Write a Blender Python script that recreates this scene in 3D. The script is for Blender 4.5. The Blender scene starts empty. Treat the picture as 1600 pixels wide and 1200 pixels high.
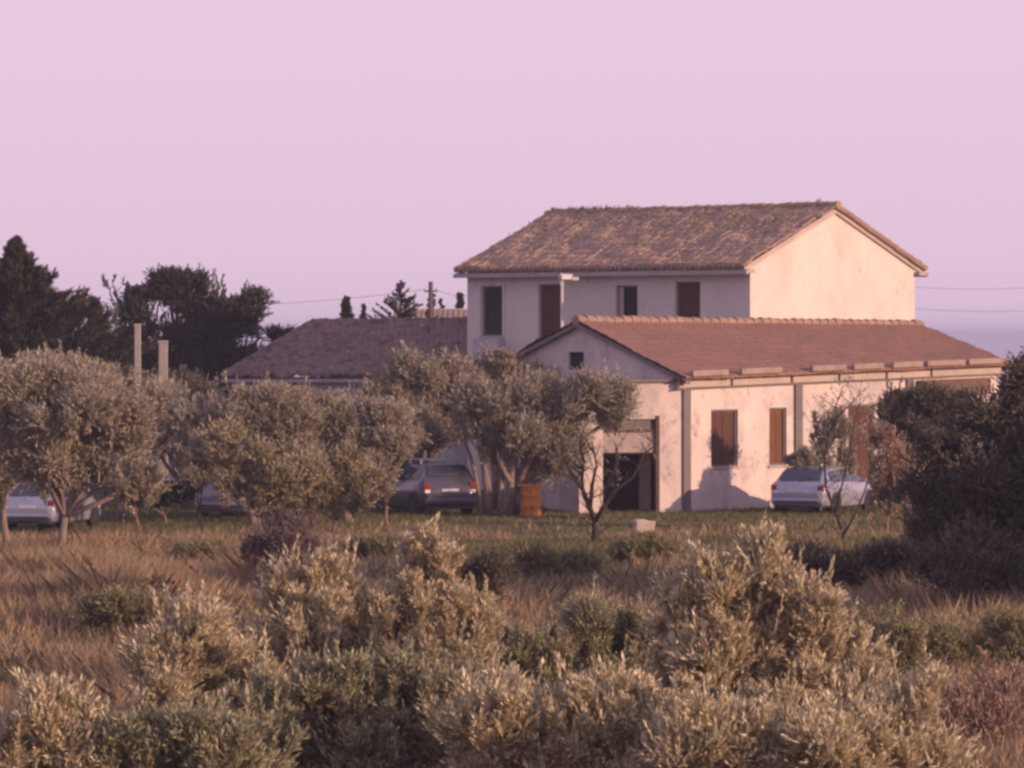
import bpy, bmesh, math, random
import numpy as np
from mathutils import Vector

# ------------------------------------------------------------------ camera, sky, sun
S = bpy.context.scene
COL = S.collection
CAM_Z = 5.3
FPX = 6800.0                      # focal length in pixels of a 1600 px wide picture
HOR = 523.0
cam_d = bpy.data.cameras.new("camera")
cam = bpy.data.objects.new("camera", cam_d)
COL.objects.link(cam)
cam.location = (0, 0, CAM_Z)
cam.rotation_euler = (math.radians(90), 0, 0)
cam_d.sensor_width = 36
cam_d.lens = FPX / 1600 * 36
cam_d.shift_y = -(600 - HOR) / 1600
cam_d.clip_start = 0.5
cam_d.clip_end = 200000
S.camera = cam

SUN_EL = math.radians(12.5)
SUN_DIR = Vector((0.883, -0.469, 0)).normalized() * math.cos(SUN_EL) + Vector((0, 0, math.sin(SUN_EL)))
sun_d = bpy.data.lights.new("sun", 'SUN')
sun_d.energy = 4.6
sun_d.angle = math.radians(0.55)
sun_d.color = (1.0, 0.65, 0.44)
sun = bpy.data.objects.new("sun", sun_d)
COL.objects.link(sun)
sun.rotation_euler = SUN_DIR.to_track_quat('Z', 'Y').to_euler()

w = bpy.data.worlds.new("World")
S.world = w
w.use_nodes = True
nt = w.node_tree
nt.nodes.clear()
sky = nt.nodes.new('ShaderNodeTexSky')
sky.sky_type = 'NISHITA'
sky.sun_disc = False
sky.sun_elevation = SUN_EL
sky.sun_rotation = math.atan2(SUN_DIR.x, SUN_DIR.y)
sky.dust_density = 3
scl = nt.nodes.new('ShaderNodeMix'); scl.data_type = 'RGBA'; scl.blend_type = 'MULTIPLY'
scl.inputs[0].default_value = 1
scl.inputs[7].default_value = (0.8, 0.62, 0.9, 1)
nt.links.new(sky.outputs[0], scl.inputs[6])
# evening haze colour of the air, by height above the horizon
tc = nt.nodes.new('ShaderNodeTexCoord')
sep = nt.nodes.new('ShaderNodeSeparateXYZ')
nt.links.new(tc.outputs['Generated'], sep.inputs[0])
ramp = nt.nodes.new('ShaderNodeValToRGB')
cr = ramp.color_ramp
cr.elements[0].position = 0.0
cr.elements[0].color = (6.5, 5.0, 6.6, 1)
cr.elements[1].position = 1.0
cr.elements[1].color = (3.7, 3.4, 5.4, 1)
for p, c in ((0.008, (7.1, 5.15, 6.6)), (0.02, (7.25, 5.25, 6.7)), (0.05, (7.35, 5.35, 6.8)), (0.08, (7.5, 5.5, 6.9)), (0.35, (5.3, 4.4, 6.4))):
    e = cr.elements.new(p); e.color = (*c, 1)
nt.links.new(sep.outputs[2], ramp.inputs[0])
mx = nt.nodes.new('ShaderNodeMix'); mx.data_type = 'RGBA'
mx.inputs[0].default_value = 0.9
nt.links.new(scl.outputs[2], mx.inputs[6])
nt.links.new(ramp.outputs[0], mx.inputs[7])
bg = nt.nodes.new('ShaderNodeBackground')
bg.inputs[1].default_value = 0.118
nt.links.new(mx.outputs[2], bg.inputs[0])
wo = nt.nodes.new('ShaderNodeOutputWorld')
nt.links.new(bg.outputs[0], wo.inputs[0])

S.view_settings.view_transform = 'Standard'
S.view_settings.look = 'None'
S.view_settings.exposure = 0
S.view_settings.gamma = 1
S.render.engine = 'CYCLES'
S.cycles.filter_width = 2.8
S.cycles.volume_bounces = 0
S.cycles.max_bounces = 6
S.cycles.transparent_max_bounces = 6

rng = np.random.default_rng(11)
random.seed(5)

# ------------------------------------------------------------------ helpers
def P(px, py, Y):
    """a point seen at pixel (px, py) of the 1600x1200 picture at distance Y"""
    return Vector(((px - 800) / FPX * Y, Y, CAM_Z - (py - HOR) / FPX * Y))

def gh(x, y):
    """height of the ground"""
    f = np.clip((135 - y) / 60, 0, 1)
    far = np.clip((y - 220) / 200, 0, 1)
    return f * (0.10 * np.sin(x * 0.61 + 1.3) * np.sin(y * 0.37) + 0.13 * np.sin(x * 0.23 + y * 0.11)) - 0.02 - far * far * 6

def G(px, Y):
    x = (px - 800) / FPX * Y
    return Vector((x, Y, float(gh(x, Y))))

def tag(o, label=None, cat=None, group=None, kind=None):
    if label: o['label'] = label
    if cat: o['category'] = cat
    if group: o['group'] = group
    if kind: o['kind'] = kind
    return o

def empty(name, loc, rz=0, **k):
    o = bpy.data.objects.new(name, None)
    COL.objects.link(o)
    o.location = loc
    o.rotation_euler = (0, 0, rz)
    o.empty_display_size = 0.3
    return tag(o, **k)

def link(name, me, mat, parent=None, smooth=False):
    o = bpy.data.objects.new(name, me)
    COL.objects.link(o)
    if mat is not None:
        for m in (mat if isinstance(mat, (list, tuple)) else [mat]):
            me.materials.append(m)
    if parent is not None: o.parent = parent
    if smooth:
        me.polygons.foreach_set('use_smooth', [True] * len(me.polygons))
    return o

class MB:
    def __init__(s): s.v = []; s.f = []
    def poly(s, pts):
        n = len(s.v); s.v += [tuple(p) for p in pts]; s.f.append(tuple(range(n, n + len(pts)))); return s
    def box(s, c, d, rz=0.0):
        x, y, z = c; a, b, h = d[0] / 2, d[1] / 2, d[2] / 2
        ca, sa = math.cos(rz), math.sin(rz)
        n = len(s.v)
        for k in (-h, h):
            for i, j in ((-a, -b), (a, -b), (a, b), (-a, b)):
                s.v.append((x + i * ca - j * sa, y + i * sa + j * ca, z + k))
        s.f += [tuple(n + i for i in q) for q in ((3, 2, 1, 0), (4, 5, 6, 7), (0, 1, 5, 4), (1, 2, 6, 5), (2, 3, 7, 6), (3, 0, 4, 7))]
        return s
    def prism(s, ring0, ring1):
        n = len(s.v); k = len(ring0)
        s.v += [tuple(p) for p in ring0] + [tuple(p) for p in ring1]
        s.f.append(tuple(n + i for i in reversed(range(k)))); s.f.append(tuple(n + k + i for i in range(k)))
        for i in range(k):
            j = (i + 1) % k
            s.f.append((n + i, n + j, n + k + j, n + k + i))
        return s
    def tube(s, pts, rad, n=6, cap=True):
        pts = [Vector(p) for p in pts]
        if not isinstance(rad, (list, tuple)): rad = [rad] * len(pts)
        base = len(s.v)
        for i, p in enumerate(pts):
            d = (pts[min(i + 1, len(pts) - 1)] - pts[max(i - 1, 0)])
            if d.length < 1e-6: d = Vector((0, 0, 1))
            d.normalize()
            u = d.cross(Vector((0.31, 0.95, 0.05))).normalized()
            v = d.cross(u)
            for k in range(n):
                a = 2 * math.pi * k / n
                s.v.append(tuple(p + (u * math.cos(a) + v * math.sin(a)) * rad[i]))
        for i in range(len(pts) - 1):
            for k in range(n):
                a = base + i * n + k; b = base + i * n + (k + 1) % n
                s.f.append((a, b, b + n, a + n))
        if cap:
            s.f.append(tuple(base + k for k in reversed(range(n))))
            s.f.append(tuple(base + (len(pts) - 1) * n + k for k in range(n)))
        return s
    def lathe(s, prof, c, n=20):
        base = len(s.v)
        for r, z in prof:
            for k in range(n):
                a = 2 * math.pi * k / n
                s.v.append((c[0] + r * math.cos(a), c[1] + r * math.sin(a), c[2] + z))
        for i in range(len(prof) - 1):
            for k in range(n):
                a = base + i * n + k; b = base + i * n + (k + 1) % n
                s.f.append((a, b, b + n, a + n))
        return s
    def build(s, name, mat, parent=None, smooth=False, bevel=0, origin=None):
        me = bpy.data.meshes.new(name)
        vs = s.v
        if origin is not None:
            vs = [(a - origin[0], b - origin[1], c - origin[2]) for a, b, c in vs]
        me.from_pydata(vs, [], s.f); me.update()
        o = link(name, me, mat, parent, smooth)
        if bevel:
            m = o.modifiers.new('bevel', 'BEVEL'); m.width = bevel; m.segments = 2; m.limit_method = 'ANGLE'
        return o

def np_mesh(name, V, F, mat, parent=None, smooth=False):
    """V (n,3), F (m,k) arrays"""
    me = bpy.data.meshes.new(name)
    k = F.shape[1]
    me.vertices.add(len(V)); me.vertices.foreach_set('co', V.astype(np.float32).ravel())
    me.loops.add(F.size); me.loops.foreach_set('vertex_index', F.astype(np.int32).ravel())
    me.polygons.add(len(F)); me.polygons.foreach_set('loop_start', np.arange(0, F.size, k, dtype=np.int32))
    me.polygons.foreach_set('loop_total', np.full(len(F), k, dtype=np.int32))
    me.update(calc_edges=True)
    return link(name, me, mat, parent, smooth)

# ------------------------------------------------------------------ materials
def mat(name, col, rough=0.8, var=None, scale=3.0, spec=0.3, metal=0.0, bump=0.0, bscale=20.0, island=None, transl=0.0,
        coat=0.0, patches=(), stretch=(1, 1, 1)):
    """procedural material: base colour, a second colour spread by noise, optional per-leaf colour spread, stains and painted shadow patches with a shape of their own"""
    m = bpy.data.materials.new(name); m.use_nodes = True
    t = m.node_tree; t.nodes.clear()
    N = t.nodes.new; L = t.links.new
    out = N('ShaderNodeOutputMaterial'); pb = N('ShaderNodeBsdfPrincipled')
    pb.inputs['Roughness'].default_value = rough
    pb.inputs['Metallic'].default_value = metal
    pb.inputs['Specular IOR Level'].default_value = spec
    pb.inputs['Coat Weight'].default_value = coat
    co = N('ShaderNodeTexCoord'); mp = N('ShaderNodeMapping'); mp.inputs['Scale'].default_value = stretch
    L(co.outputs['Object'], mp.inputs[0])
    rgb = N('ShaderNodeRGB'); rgb.outputs[0].default_value = (*col, 1)
    cur = rgb.outputs[0]
    def mixin(cur, fac_out, c2):
        x = N('ShaderNodeMix'); x.data_type = 'RGBA'
        L(fac_out, x.inputs[0]); L(cur, x.inputs[6]); x.inputs[7].default_value = (*c2, 1)
        return x.outputs[2]
    def noise(sc, lo, hi, det=5):
        n = N('ShaderNodeTexNoise'); n.inputs['Scale'].default_value = sc; n.inputs['Detail'].default_value = det
        n.inputs['Roughness'].default_value = 0.65
        L(mp.outputs[0], n.inputs[0])
        r = N('ShaderNodeMapRange'); r.inputs[1].default_value = lo; r.inputs[2].default_value = hi
        L(n.outputs[0], r.inputs[0]); return r.outputs[0]
    if var is not None: cur = mixin(cur, noise(scale, 0.35, 0.65), var)
    for sc, lo, hi, c2 in patches: cur = mixin(cur, noise(sc, lo, hi), c2)
    if island is not None:
        g = N('ShaderNodeNewGeometry')
        cur = mixin(cur, g.outputs['Random Per Island'], island)
    L(cur, pb.inputs['Base Color'])
    if bump:
        n = N('ShaderNodeTexNoise'); n.inputs['Scale'].default_value = bscale; n.inputs['Detail'].default_value = 6
        L(mp.outputs[0], n.inputs[0])
        b = N('ShaderNodeBump'); b.inputs['Strength'].default_value = bump; b.inputs['Distance'].default_value = 0.03
        L(n.outputs[0], b.inputs['Height']); L(b.outputs[0], pb.inputs['Normal'])
    if transl:
        tr = N('ShaderNodeBsdfTranslucent'); L(cur, tr.inputs[0])
        ms = N('ShaderNodeMixShader'); ms.inputs[0].default_value = transl
        L(pb.outputs[0], ms.inputs[1]); L(tr.outputs[0], ms.inputs[2]); L(ms.outputs[0], out.inputs[0])
    else:
        L(pb.outputs[0], out.inputs[0])
    return m

M = {}
M['ground'] = mat('ground_soil', (0.10, 0.075, 0.045), 0.95, (0.065, 0.065, 0.03), 0.25, bump=0.6, bscale=6)
M['sea'] = mat('sea_water', (0.14, 0.15, 0.22), 0.5, (0.18, 0.19, 0.28), 0.002)
M['plaster'] = mat('lime_plaster', (0.70, 0.62, 0.56), 0.9, (0.62, 0.52, 0.46), 0.7, bump=0.25, bscale=9,
                   patches=((0.35, 0.56, 0.72, (0.50, 0.43, 0.40)), (2.2, 0.62, 0.75, (0.46, 0.38, 0.33))), stretch=(1, 1, 0.6))
M['plaster_wing'] = mat('stain_shadow_plaster', (0.72, 0.60, 0.54), 0.9, (0.60, 0.49, 0.45), 0.8, bump=0.3, bscale=8,
                   patches=((0.6, 0.48, 0.62, (0.50, 0.43, 0.41)), (1.7, 0.56, 0.68, (0.44, 0.37, 0.35)), (4.0, 0.60, 0.70, (0.36, 0.29, 0.26))), stretch=(1, 1, 0.7))  # grey patches paint in the mottled tree shadow, along with stains
M['plaster_old'] = mat('old_plaster', (0.50, 0.47, 0.48), 0.9, (0.40, 0.37, 0.38), 0.8, bump=0.3)
M['trim'] = mat('grey_trim', (0.20, 0.165, 0.155), 0.85, (0.16, 0.13, 0.125), 2.0, bump=0.2)
M['whiteboard'] = mat('white_trim', (0.52, 0.42, 0.37), 0.8, (0.42, 0.34, 0.30), 1.5, bump=0.2)
M['gutter'] = mat('worn_gutter', (0.36, 0.27, 0.23), 0.85, (0.27, 0.19, 0.155), 2.2, bump=0.2)
M['cornice'] = mat('cornice_stone', (0.45, 0.38, 0.36), 0.85, (0.36, 0.30, 0.28), 2.0, bump=0.2)
M['tile_old'] = mat('mossy_tiles', (0.43, 0.235, 0.165), 0.95, (0.38, 0.235, 0.165), 0.5, bump=0.8, bscale=14,
                    patches=((9.0, 0.46, 0.60, (0.42, 0.31, 0.21)), (11.0, 0.53, 0.62, (0.15, 0.105, 0.075)), (13.0, 0.56, 0.66, (0.52, 0.42, 0.32))))
M['tile_new'] = mat('clay_tiles', (0.30, 0.155, 0.115), 0.9, (0.24, 0.13, 0.10), 0.5, bump=0.5, bscale=12,
                    patches=((1.2, 0.55, 0.70, (0.24, 0.14, 0.09)), (3.5, 0.55, 0.68, (0.22, 0.14, 0.09)), (7.0, 0.60, 0.70, (0.15, 0.085, 0.065)), (9.0, 0.62, 0.70, (0.42, 0.27, 0.20))))
M['tile_ridge'] = mat('ridge_tiles', (0.36, 0.24, 0.19), 0.9, (0.26, 0.17, 0.13), 2.5, bump=0.5)
M['tile_weathered'] = mat('weathered_tiles', (0.25, 0.15, 0.135), 0.95, (0.18, 0.115, 0.10), 0.6, bump=0.8, bscale=12,
                    patches=((3.0, 0.50, 0.62, (0.10, 0.075, 0.065)), (4.5, 0.57, 0.70, (0.33, 0.24, 0.22))))  # dull brown tile colour of the outbuilding and shed roofs
M['wood'] = mat('brown_shutter', (0.13, 0.055, 0.035), 0.7, (0.09, 0.04, 0.03), 3, stretch=(4, 4, 0.4), bump=0.2)
M['wood_ochre'] = mat('ochre_shutter', (0.20, 0.085, 0.035), 0.7, (0.13, 0.06, 0.03), 3, stretch=(4, 4, 0.4), bump=0.2)  # warmer, brighter brown for the second wing window
M['green_sh'] = mat('dark_green_shutter', (0.03, 0.04, 0.045), 0.6, (0.02, 0.03, 0.03), 3)
M['glass'] = mat('window_glass', (0.03, 0.03, 0.04), 0.12, spec=0.6)
M['carglass'] = mat('car_glass', (0.035, 0.035, 0.05), 0.08, spec=0.8)
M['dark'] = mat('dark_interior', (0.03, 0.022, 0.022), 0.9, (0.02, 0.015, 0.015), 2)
M['brick'] = mat('brick_infill', (0.17, 0.10, 0.08), 0.9, (0.13, 0.08, 0.06), 3, bump=0.4)
M['rustmetal'] = mat('rusty_frame', (0.10, 0.05, 0.035), 0.7, (0.06, 0.035, 0.03), 6)
M['lintel'] = mat('grey_roller', (0.42, 0.34, 0.31), 0.8, (0.34, 0.27, 0.25), 3)
M['concrete'] = mat('concrete', (0.38, 0.33, 0.31), 0.9, (0.28, 0.25, 0.23), 2, bump=0.3)
M['stone'] = mat('pale_stone', (0.55, 0.45, 0.38), 0.9, (0.42, 0.34, 0.29), 4, bump=0.6)
M['pole'] = mat('pole_wood', (0.14, 0.10, 0.09), 0.9, (0.10, 0.07, 0.06), 5, stretch=(1, 1, 0.2))
M['wire'] = mat('cable', (0.06, 0.05, 0.06), 0.7)
M['whitemetal'] = mat('white_metal', (0.62, 0.56, 0.55), 0.5, (0.5, 0.45, 0.43), 3)
M['silver'] = mat('silver_paint', (0.33, 0.33, 0.42), 0.3, spec=0.5, metal=0.35, coat=0.6, var=(0.38, 0.38, 0.45), scale=1.5)
M['paleblue'] = mat('pale_paint', (0.28, 0.26, 0.34), 0.38, spec=0.5, metal=0.2, coat=0.4, var=(0.32, 0.30, 0.37), scale=1.5)
M['darkpaint'] = mat('dark_paint', (0.075, 0.062, 0.088), 0.3, spec=0.5, metal=0.3, coat=0.8, var=(0.07, 0.06, 0.08), scale=1.5)
M['tyre'] = mat('tyre_rubber', (0.02, 0.02, 0.02), 0.9, (0.035, 0.03, 0.028), 8)
M['rim'] = mat('wheel_rim', (0.45, 0.43, 0.43), 0.35, metal=0.7, var=(0.36, 0.34, 0.34), scale=8)
M['plastic'] = mat('black_plastic', (0.03, 0.03, 0.035), 0.6, (0.045, 0.042, 0.045), 6)
M['redlamp'] = mat('red_lamp', (0.24, 0.02, 0.03), 0.15, spec=0.8, coat=0.8)
M['clearlamp'] = mat('clear_lamp', (0.8, 0.72, 0.68), 0.12, spec=0.9, coat=1)
M['plate'] = mat('number_plate', (0.72, 0.66, 0.66), 0.4, (0.62, 0.57, 0.57), 12)
M['drum'] = mat('orange_drum', (0.62, 0.23, 0.035), 0.6, (0.50, 0.15, 0.03), 2.5, patches=((6, 0.56, 0.66, (0.20, 0.08, 0.04)),))
M['bark'] = mat('olive_bark', (0.30, 0.225, 0.19), 0.95, (0.14, 0.11, 0.09), 5, bump=0.9, bscale=10, stretch=(1, 1, 0.3))
M['bark_dark'] = mat('dark_bark', (0.07, 0.05, 0.045), 0.95, (0.045, 0.035, 0.03), 5, bump=0.8, bscale=10)
M['bark_twig'] = mat('twig_bark', (0.25, 0.16, 0.12), 0.9, (0.14, 0.10, 0.08), 5)
M['olive_near'] = mat('olive_leaf_near', (0.25, 0.21, 0.10), 0.4, (0.37, 0.30, 0.145), 1.6, spec=0.5, island=(0.86, 0.74, 0.53), transl=0.25)
M['olive_green'] = mat('olive_leaf_green', (0.15, 0.15, 0.07), 0.45, (0.22, 0.20, 0.10), 1.6, spec=0.5, island=(0.58, 0.53, 0.36), transl=0.25)
M['olive_mid'] = mat('olive_leaf_mid', (0.225, 0.195, 0.135), 0.6, (0.28, 0.23, 0.165), 0.8, island=(0.52, 0.45, 0.35), transl=0.25)
M['olive_warm'] = mat('olive_leaf_warm', (0.25, 0.215, 0.115), 0.6, (0.29, 0.22, 0.13), 0.8, island=(0.48, 0.42, 0.27), transl=0.2)
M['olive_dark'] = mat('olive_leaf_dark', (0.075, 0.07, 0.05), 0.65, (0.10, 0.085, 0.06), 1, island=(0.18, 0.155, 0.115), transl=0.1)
M['pine'] = mat('conifer_foliage', (0.04, 0.043, 0.028), 0.75, (0.06, 0.06, 0.032), 0.6, island=(0.08, 0.075, 0.045), transl=0.05)
M['scrub'] = mat('scrub_leaf', (0.18, 0.165, 0.075), 0.7, (0.23, 0.19, 0.09), 1.2, island=(0.36, 0.32, 0.18), transl=0.2)
M['dryshrub'] = mat('dry_creeper', (0.34, 0.215, 0.16), 0.8, (0.26, 0.18, 0.125), 1.2, island=(0.48, 0.34, 0.26), transl=0.15)
M['greenbush'] = mat('green_bush_leaf', (0.035, 0.065, 0.025), 0.7, (0.05, 0.075, 0.03), 1.2, island=(0.07, 0.11, 0.045), transl=0.15)
M['purplebush'] = mat('bare_twig_bush', (0.16, 0.11, 0.11), 0.8, (0.10, 0.07, 0.075), 2, island=(0.22, 0.16, 0.15))
M['drygrass'] = mat('dry_grass', (0.36, 0.228, 0.142), 0.85, (0.20, 0.168, 0.086), 0.35, island=(0.50, 0.37, 0.24), transl=0.25)
M['greengrass'] = mat('green_grass', (0.11, 0.115, 0.04), 0.85, (0.17, 0.145, 0.06), 0.5, island=(0.21, 0.21, 0.09), transl=0.25)


# ------------------------------------------------------------------ foliage tools
class Nz:
    """smooth pseudo noise in -1..1"""
    def __init__(s, scale, seed):
        r = np.random.default_rng(seed)
        s.k = r.normal(size=(7, 3)) * scale; s.p = r.uniform(0, 6.28, 7)
    def __call__(s, X):
        return np.sin(X @ s.k.T + s.p).sum(1) / 3.2

def unit(a): return a / np.maximum(np.linalg.norm(a, axis=1, keepdims=True), 1e-6)

def leaf_quads(base, d, length, width):
    n = len(base)
    d = unit(d)
    r = unit(rng.normal(size=(n, 3)))
    side = unit(np.cross(d, r))
    nn = np.cross(d, side)
    L = (length * rng.uniform(0.7, 1.25, n))[:, None]; W = (width * rng.uniform(0.75, 1.25, n))[:, None]
    mid = base + d * L * 0.5 + nn * L * 0.06
    V = np.stack([base, mid + side * W * 0.5, base + d * L, mid - side * W * 0.5], 1).reshape(-1, 3)
    F = np.arange(4 * n).reshape(n, 4)
    return V, F

def shoots(base, d, slen, per, length, width, spread=0.7):
    """leaves set along shoots"""
    n = len(base)
    d = unit(d)
    t = (np.arange(per) + 0.5)[None, :] / per * np.ones((n, 1))
    sl = (slen * rng.uniform(0.6, 1.3, n))[:, None]
    pos = base[:, None, :] + d[:, None, :] * (t * sl)[:, :, None]
    side = rng.normal(size=(n, per, 3))
    dd = d[:, None, :] + side * spread * 0.6
    return leaf_quads(pos.reshape(-1, 3), dd.reshape(-1, 3), length, width)

def crown_points(lobes, n, noise, thr, shell=0.45, flat=1.0):
    """points spread through ellipsoids; the noise leaves gaps"""
    lobes = np.array(lobes, float)
    vol = (lobes[:, 3] * lobes[:, 4] * lobes[:, 5]) ** 0.75
    out_p, out_o = [], []
    got = 0
    while got < n:
        idx = rng.choice(len(lobes), size=n, p=vol / vol.sum())
        dirs = unit(rng.normal(size=(n, 3)))
        r = (shell + (1 - shell) * rng.uniform(0, 1, n)) * (1 + 0.2 * rng.normal(size=n))
        p = lobes[idx, :3] + dirs * lobes[idx, 3:] * r[:, None]
        keep = noise(p) > thr
        out_p.append(p[keep]); out_o.append(dirs[keep]); got += keep.sum()
        thr -= 0.02
    return np.concatenate(out_p)[:n], np.concatenate(out_o)[:n]

SUB = [3]
def plume_leaves(lobes, n_pl, S_, per, length, width, loose=1.12, ptall=.16, lift=1.0, sh=.3, mb=None, r=.008, spread=.5):
    """upright sprays: each a bent stem with side shoots, leaves crowded towards the tip"""
    L = np.array(lobes); wgt = (L[:, 3] * L[:, 4] * L[:, 5]) ** .7
    idx = rng.choice(len(L), n_pl, p=wgt / wgt.sum())
    d = unit(rng.normal(size=(n_pl, 3)) + np.array([0, 0, .35]))
    rad = rng.uniform(.35, loose, n_pl)[:, None]
    tip = L[idx, :3] + d * L[idx, 3:] * rad
    tall = rng.uniform(0, 1, n_pl) < ptall
    tip[:, 2] += np.where(tall, L[idx, 5] * rng.uniform(.25, .8, n_pl) * (d[:, 2] > 0), 0)
    ln = (L[idx, 5] * rng.uniform(.9, 1.7, n_pl))[:, None]
    base = tip - np.array([0, 0, 1.0]) * ln * lift - d * L[idx, 3:] * np.array([.75, .75, .1])
    base[:, 2] = np.maximum(base[:, 2], .1)
    ctl = (base + tip) / 2 + d * np.array([1, 1, 0]) * ln * .16 + rng.normal(size=tip.shape) * .06
    t = rng.uniform(0, 1, (n_pl, S_)) ** .8 * .92 + .08
    T_ = t[:, :, None]
    pos = (1 - T_) ** 2 * base[:, None] + 2 * T_ * (1 - T_) * ctl[:, None] + T_ ** 2 * tip[:, None]
    tan = 2 * (1 - T_) * (ctl - base)[:, None] + 2 * T_ * (tip - ctl)[:, None]
    tan = tan / np.maximum(np.linalg.norm(tan, axis=2, keepdims=True), 1e-6)
    side = rng.normal(size=pos.shape); side /= np.linalg.norm(side, axis=2, keepdims=True)
    dd = tan * .9 + side * .62 + np.array([0, 0, .3])
    sl = sh * (1.15 - .75 * t) * rng.uniform(.6, 1.25, t.shape)
    V, F = shoots(pos.reshape(-1, 3), dd.reshape(-1, 3), sl.reshape(-1), per, length, width, spread)
    if mb is not None:
        for b, c, e in zip(base, ctl, tip):
            mb.tube([b, (b + 2 * c + e) / 4, e], [r * 1.5, r, r * .4], 3, cap=False)
    return V, F

def px_lobes(pl, Y, origin, depth=0.9):
    """lobes given as (px, py, rx px, rz px[, metres farther]) -> metres round the tree's base"""
    out = []
    for q in pl:
        yy = Y + (q[4] if len(q) > 4 else 0)
        c = P(q[0], q[1], yy) - Vector(origin)
        rx = q[2] / FPX * yy; rz = q[3] / FPX * yy
        ry = depth * (rx + rz) / 2 * 1.1
        out.append((c.x, c.y, c.z, rx * .78, ry * .78, rz * .78))
        for _ in range(SUB[0]):
            a = random.uniform(0, 6.283); e = random.uniform(-.35, 1)
            f = random.uniform(.26, .55); g = random.uniform(.6, 1.05)
            out.append((c.x + rx * g * math.cos(a) * math.cos(e), c.y + ry * g * math.sin(a) * math.cos(e), c.z + rz * g * math.sin(e), rx * f, ry * f, rz * f))
    return out

def limbs(mb, base, lobes, r0, pts=None, split=0.35, n_twig=0, twig_r=0.012):
    """trunk with limbs that bend towards each lobe, then twigs to the leaf points"""
    base = Vector(base)
    top = sum((Vector(l[:3]) for l in lobes), Vector()) / len(lobes)
    fork = base.lerp(top, split) + Vector((random.uniform(-.1, .1), 0, 0))
    mid = base.lerp(fork, 0.5) + Vector((random.uniform(-.12, .12), random.uniform(-.1, .1), 0)) * min(1, r0 * 8)
    mb.tube([base - Vector((0, 0, 0.1)), mid, fork], [r0 * 1.25, r0 * 0.95, r0 * 0.8], 7)
    for l in lobes:
        c = Vector(l[:3])
        m = fork.lerp(c, 0.5) + Vector((random.uniform(-.2, .2) * l[3], random.uniform(-.2, .2) * l[3], -0.1 * l[5]))
        e = c + Vector((0, 0, l[5] * 0.4))
        mb.tube([fork, m, c, e], [r0 * 0.62, r0 * 0.42, r0 * 0.25, r0 * 0.1], 5)
    if pts is not None and n_twig:
        L = np.array([l[:3] for l in lobes])
        for i in rng.choice(len(pts), min(n_twig, len(pts)), replace=False):
            p = pts[i]; k = np.argmin(((L - p) ** 2).sum(1)); c = Vector(L[k]); pv = Vector(p)
            m = c.lerp(pv, 0.5) + Vector((0, 0, -0.06 * (pv - c).length))
            mb.tube([c, m, pv], [twig_r * 1.6, twig_r, twig_r * 0.5], 3, cap=False)

def tree(name, pl, px, Y, label, cat, group, leafmat, n, per=12, slen=0.35, leaf=(0.12, 0.035), trunk_r=0.14, bark='bark',
         up=0.55, thr=-0.25, nscale=2.2, shell=0.45, twigs=120, twig_r=0.012, spread=0.7, split=0.35, seed=1, depth=0.9, extra=None, crown='crown', leaders=0, leader_len=.6, sub=4, plumes=0, pl_s=46, pl_per=8, pl_sh=.3, fill=1.0, loose=1.12, ptall=.16):
    o = G(px, Y)
    root = empty(name, o, label=label, cat=cat, group=group)
    SUB[0] = sub
    lobes = px_lobes(pl, Y, o, depth)
    nz = Nz(nscale, seed)
    pts, outd = crown_points(lobes, int(n * fill), nz, thr, shell)
    mb = MB()
    ok = pts[:, 2] > 0.05
    pts, outd = pts[ok], outd[ok]
    d = outd * 0.75 + np.array([0, 0, up]) + rng.normal(size=pts.shape) * 0.35
    V, F = shoots(pts, d, slen, per, leaf[0], leaf[1], spread)
    if leaders:
        Lb = np.array(lobes); big = Lb
        wgt = big[:, 3] * big[:, 5]; idx = rng.choice(len(big), leaders, p=wgt / wgt.sum())
        dr = unit(rng.normal(size=(leaders, 3)) * np.array([1, 1, .6]) + np.array([0, 0, .55]))
        bp = big[idx, :3] + dr * big[idx, 3:] * .8
        dd = dr * .35 + np.array([0, 0, 1.0]) + rng.normal(size=dr.shape) * .14
        V2, F2 = shoots(bp, dd, leader_len, int(leader_len * 62 * .085 / leaf[0]) + 6, leaf[0] * 1.1, leaf[1] * 1.2, .42)
        F = np.concatenate([F, F2 + len(V)]); V = np.concatenate([V, V2])
    if plumes:
        V2, F2 = plume_leaves(lobes, plumes, pl_s, pl_per, leaf[0], leaf[1], mb=mb, sh=pl_sh, r=twig_r, loose=loose, ptall=ptall)
        F = np.concatenate([F, F2 + len(V)]); V = np.concatenate([V, V2])
    np_mesh(crown, V, F, M[leafmat], root)
    limbs(mb, (0, 0, 0), lobes[::sub + 1], trunk_r, pts, split, twigs, twig_r)
    if extra: extra(mb, o)
    mb.build('trunk', M[bark], root, smooth=True)
    return root

# ------------------------------------------------------------------ ground and sea
def build_ground():
    xs = np.concatenate([np.linspace(-400, -42, 14), np.linspace(-40, 40, 161), np.linspace(42, 400, 14)])
    ys = np.concatenate([np.linspace(-60, 28, 8), np.linspace(30, 150, 241), np.linspace(155, 600, 50)])
    X, Y = np.meshgrid(xs, ys)
    Z = gh(X, Y) + 0.03 * np.sin(X * 3.1 + Y * 1.7) * np.sin(Y * 2.3)
    V = np.stack([X, Y, Z], -1).reshape(-1, 3)
    nx, ny = len(xs), len(ys)
    i = np.arange((ny - 1) * (nx - 1)); r = i // (nx - 1); c = i % (nx - 1); a = r * nx + c
    F = np.stack([a, a + 1, a + nx + 1, a + nx], 1)
    tag(np_mesh('ground', V, F, M['ground'], smooth=True), kind='structure')
    MB().poly([(-90000, 590, -40), (90000, 590, -40), (90000, 120000, -40), (-90000, 120000, -40)]).build('sea', M['sea'])
    tag(bpy.data.objects['sea'], kind='structure')
build_ground()

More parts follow.
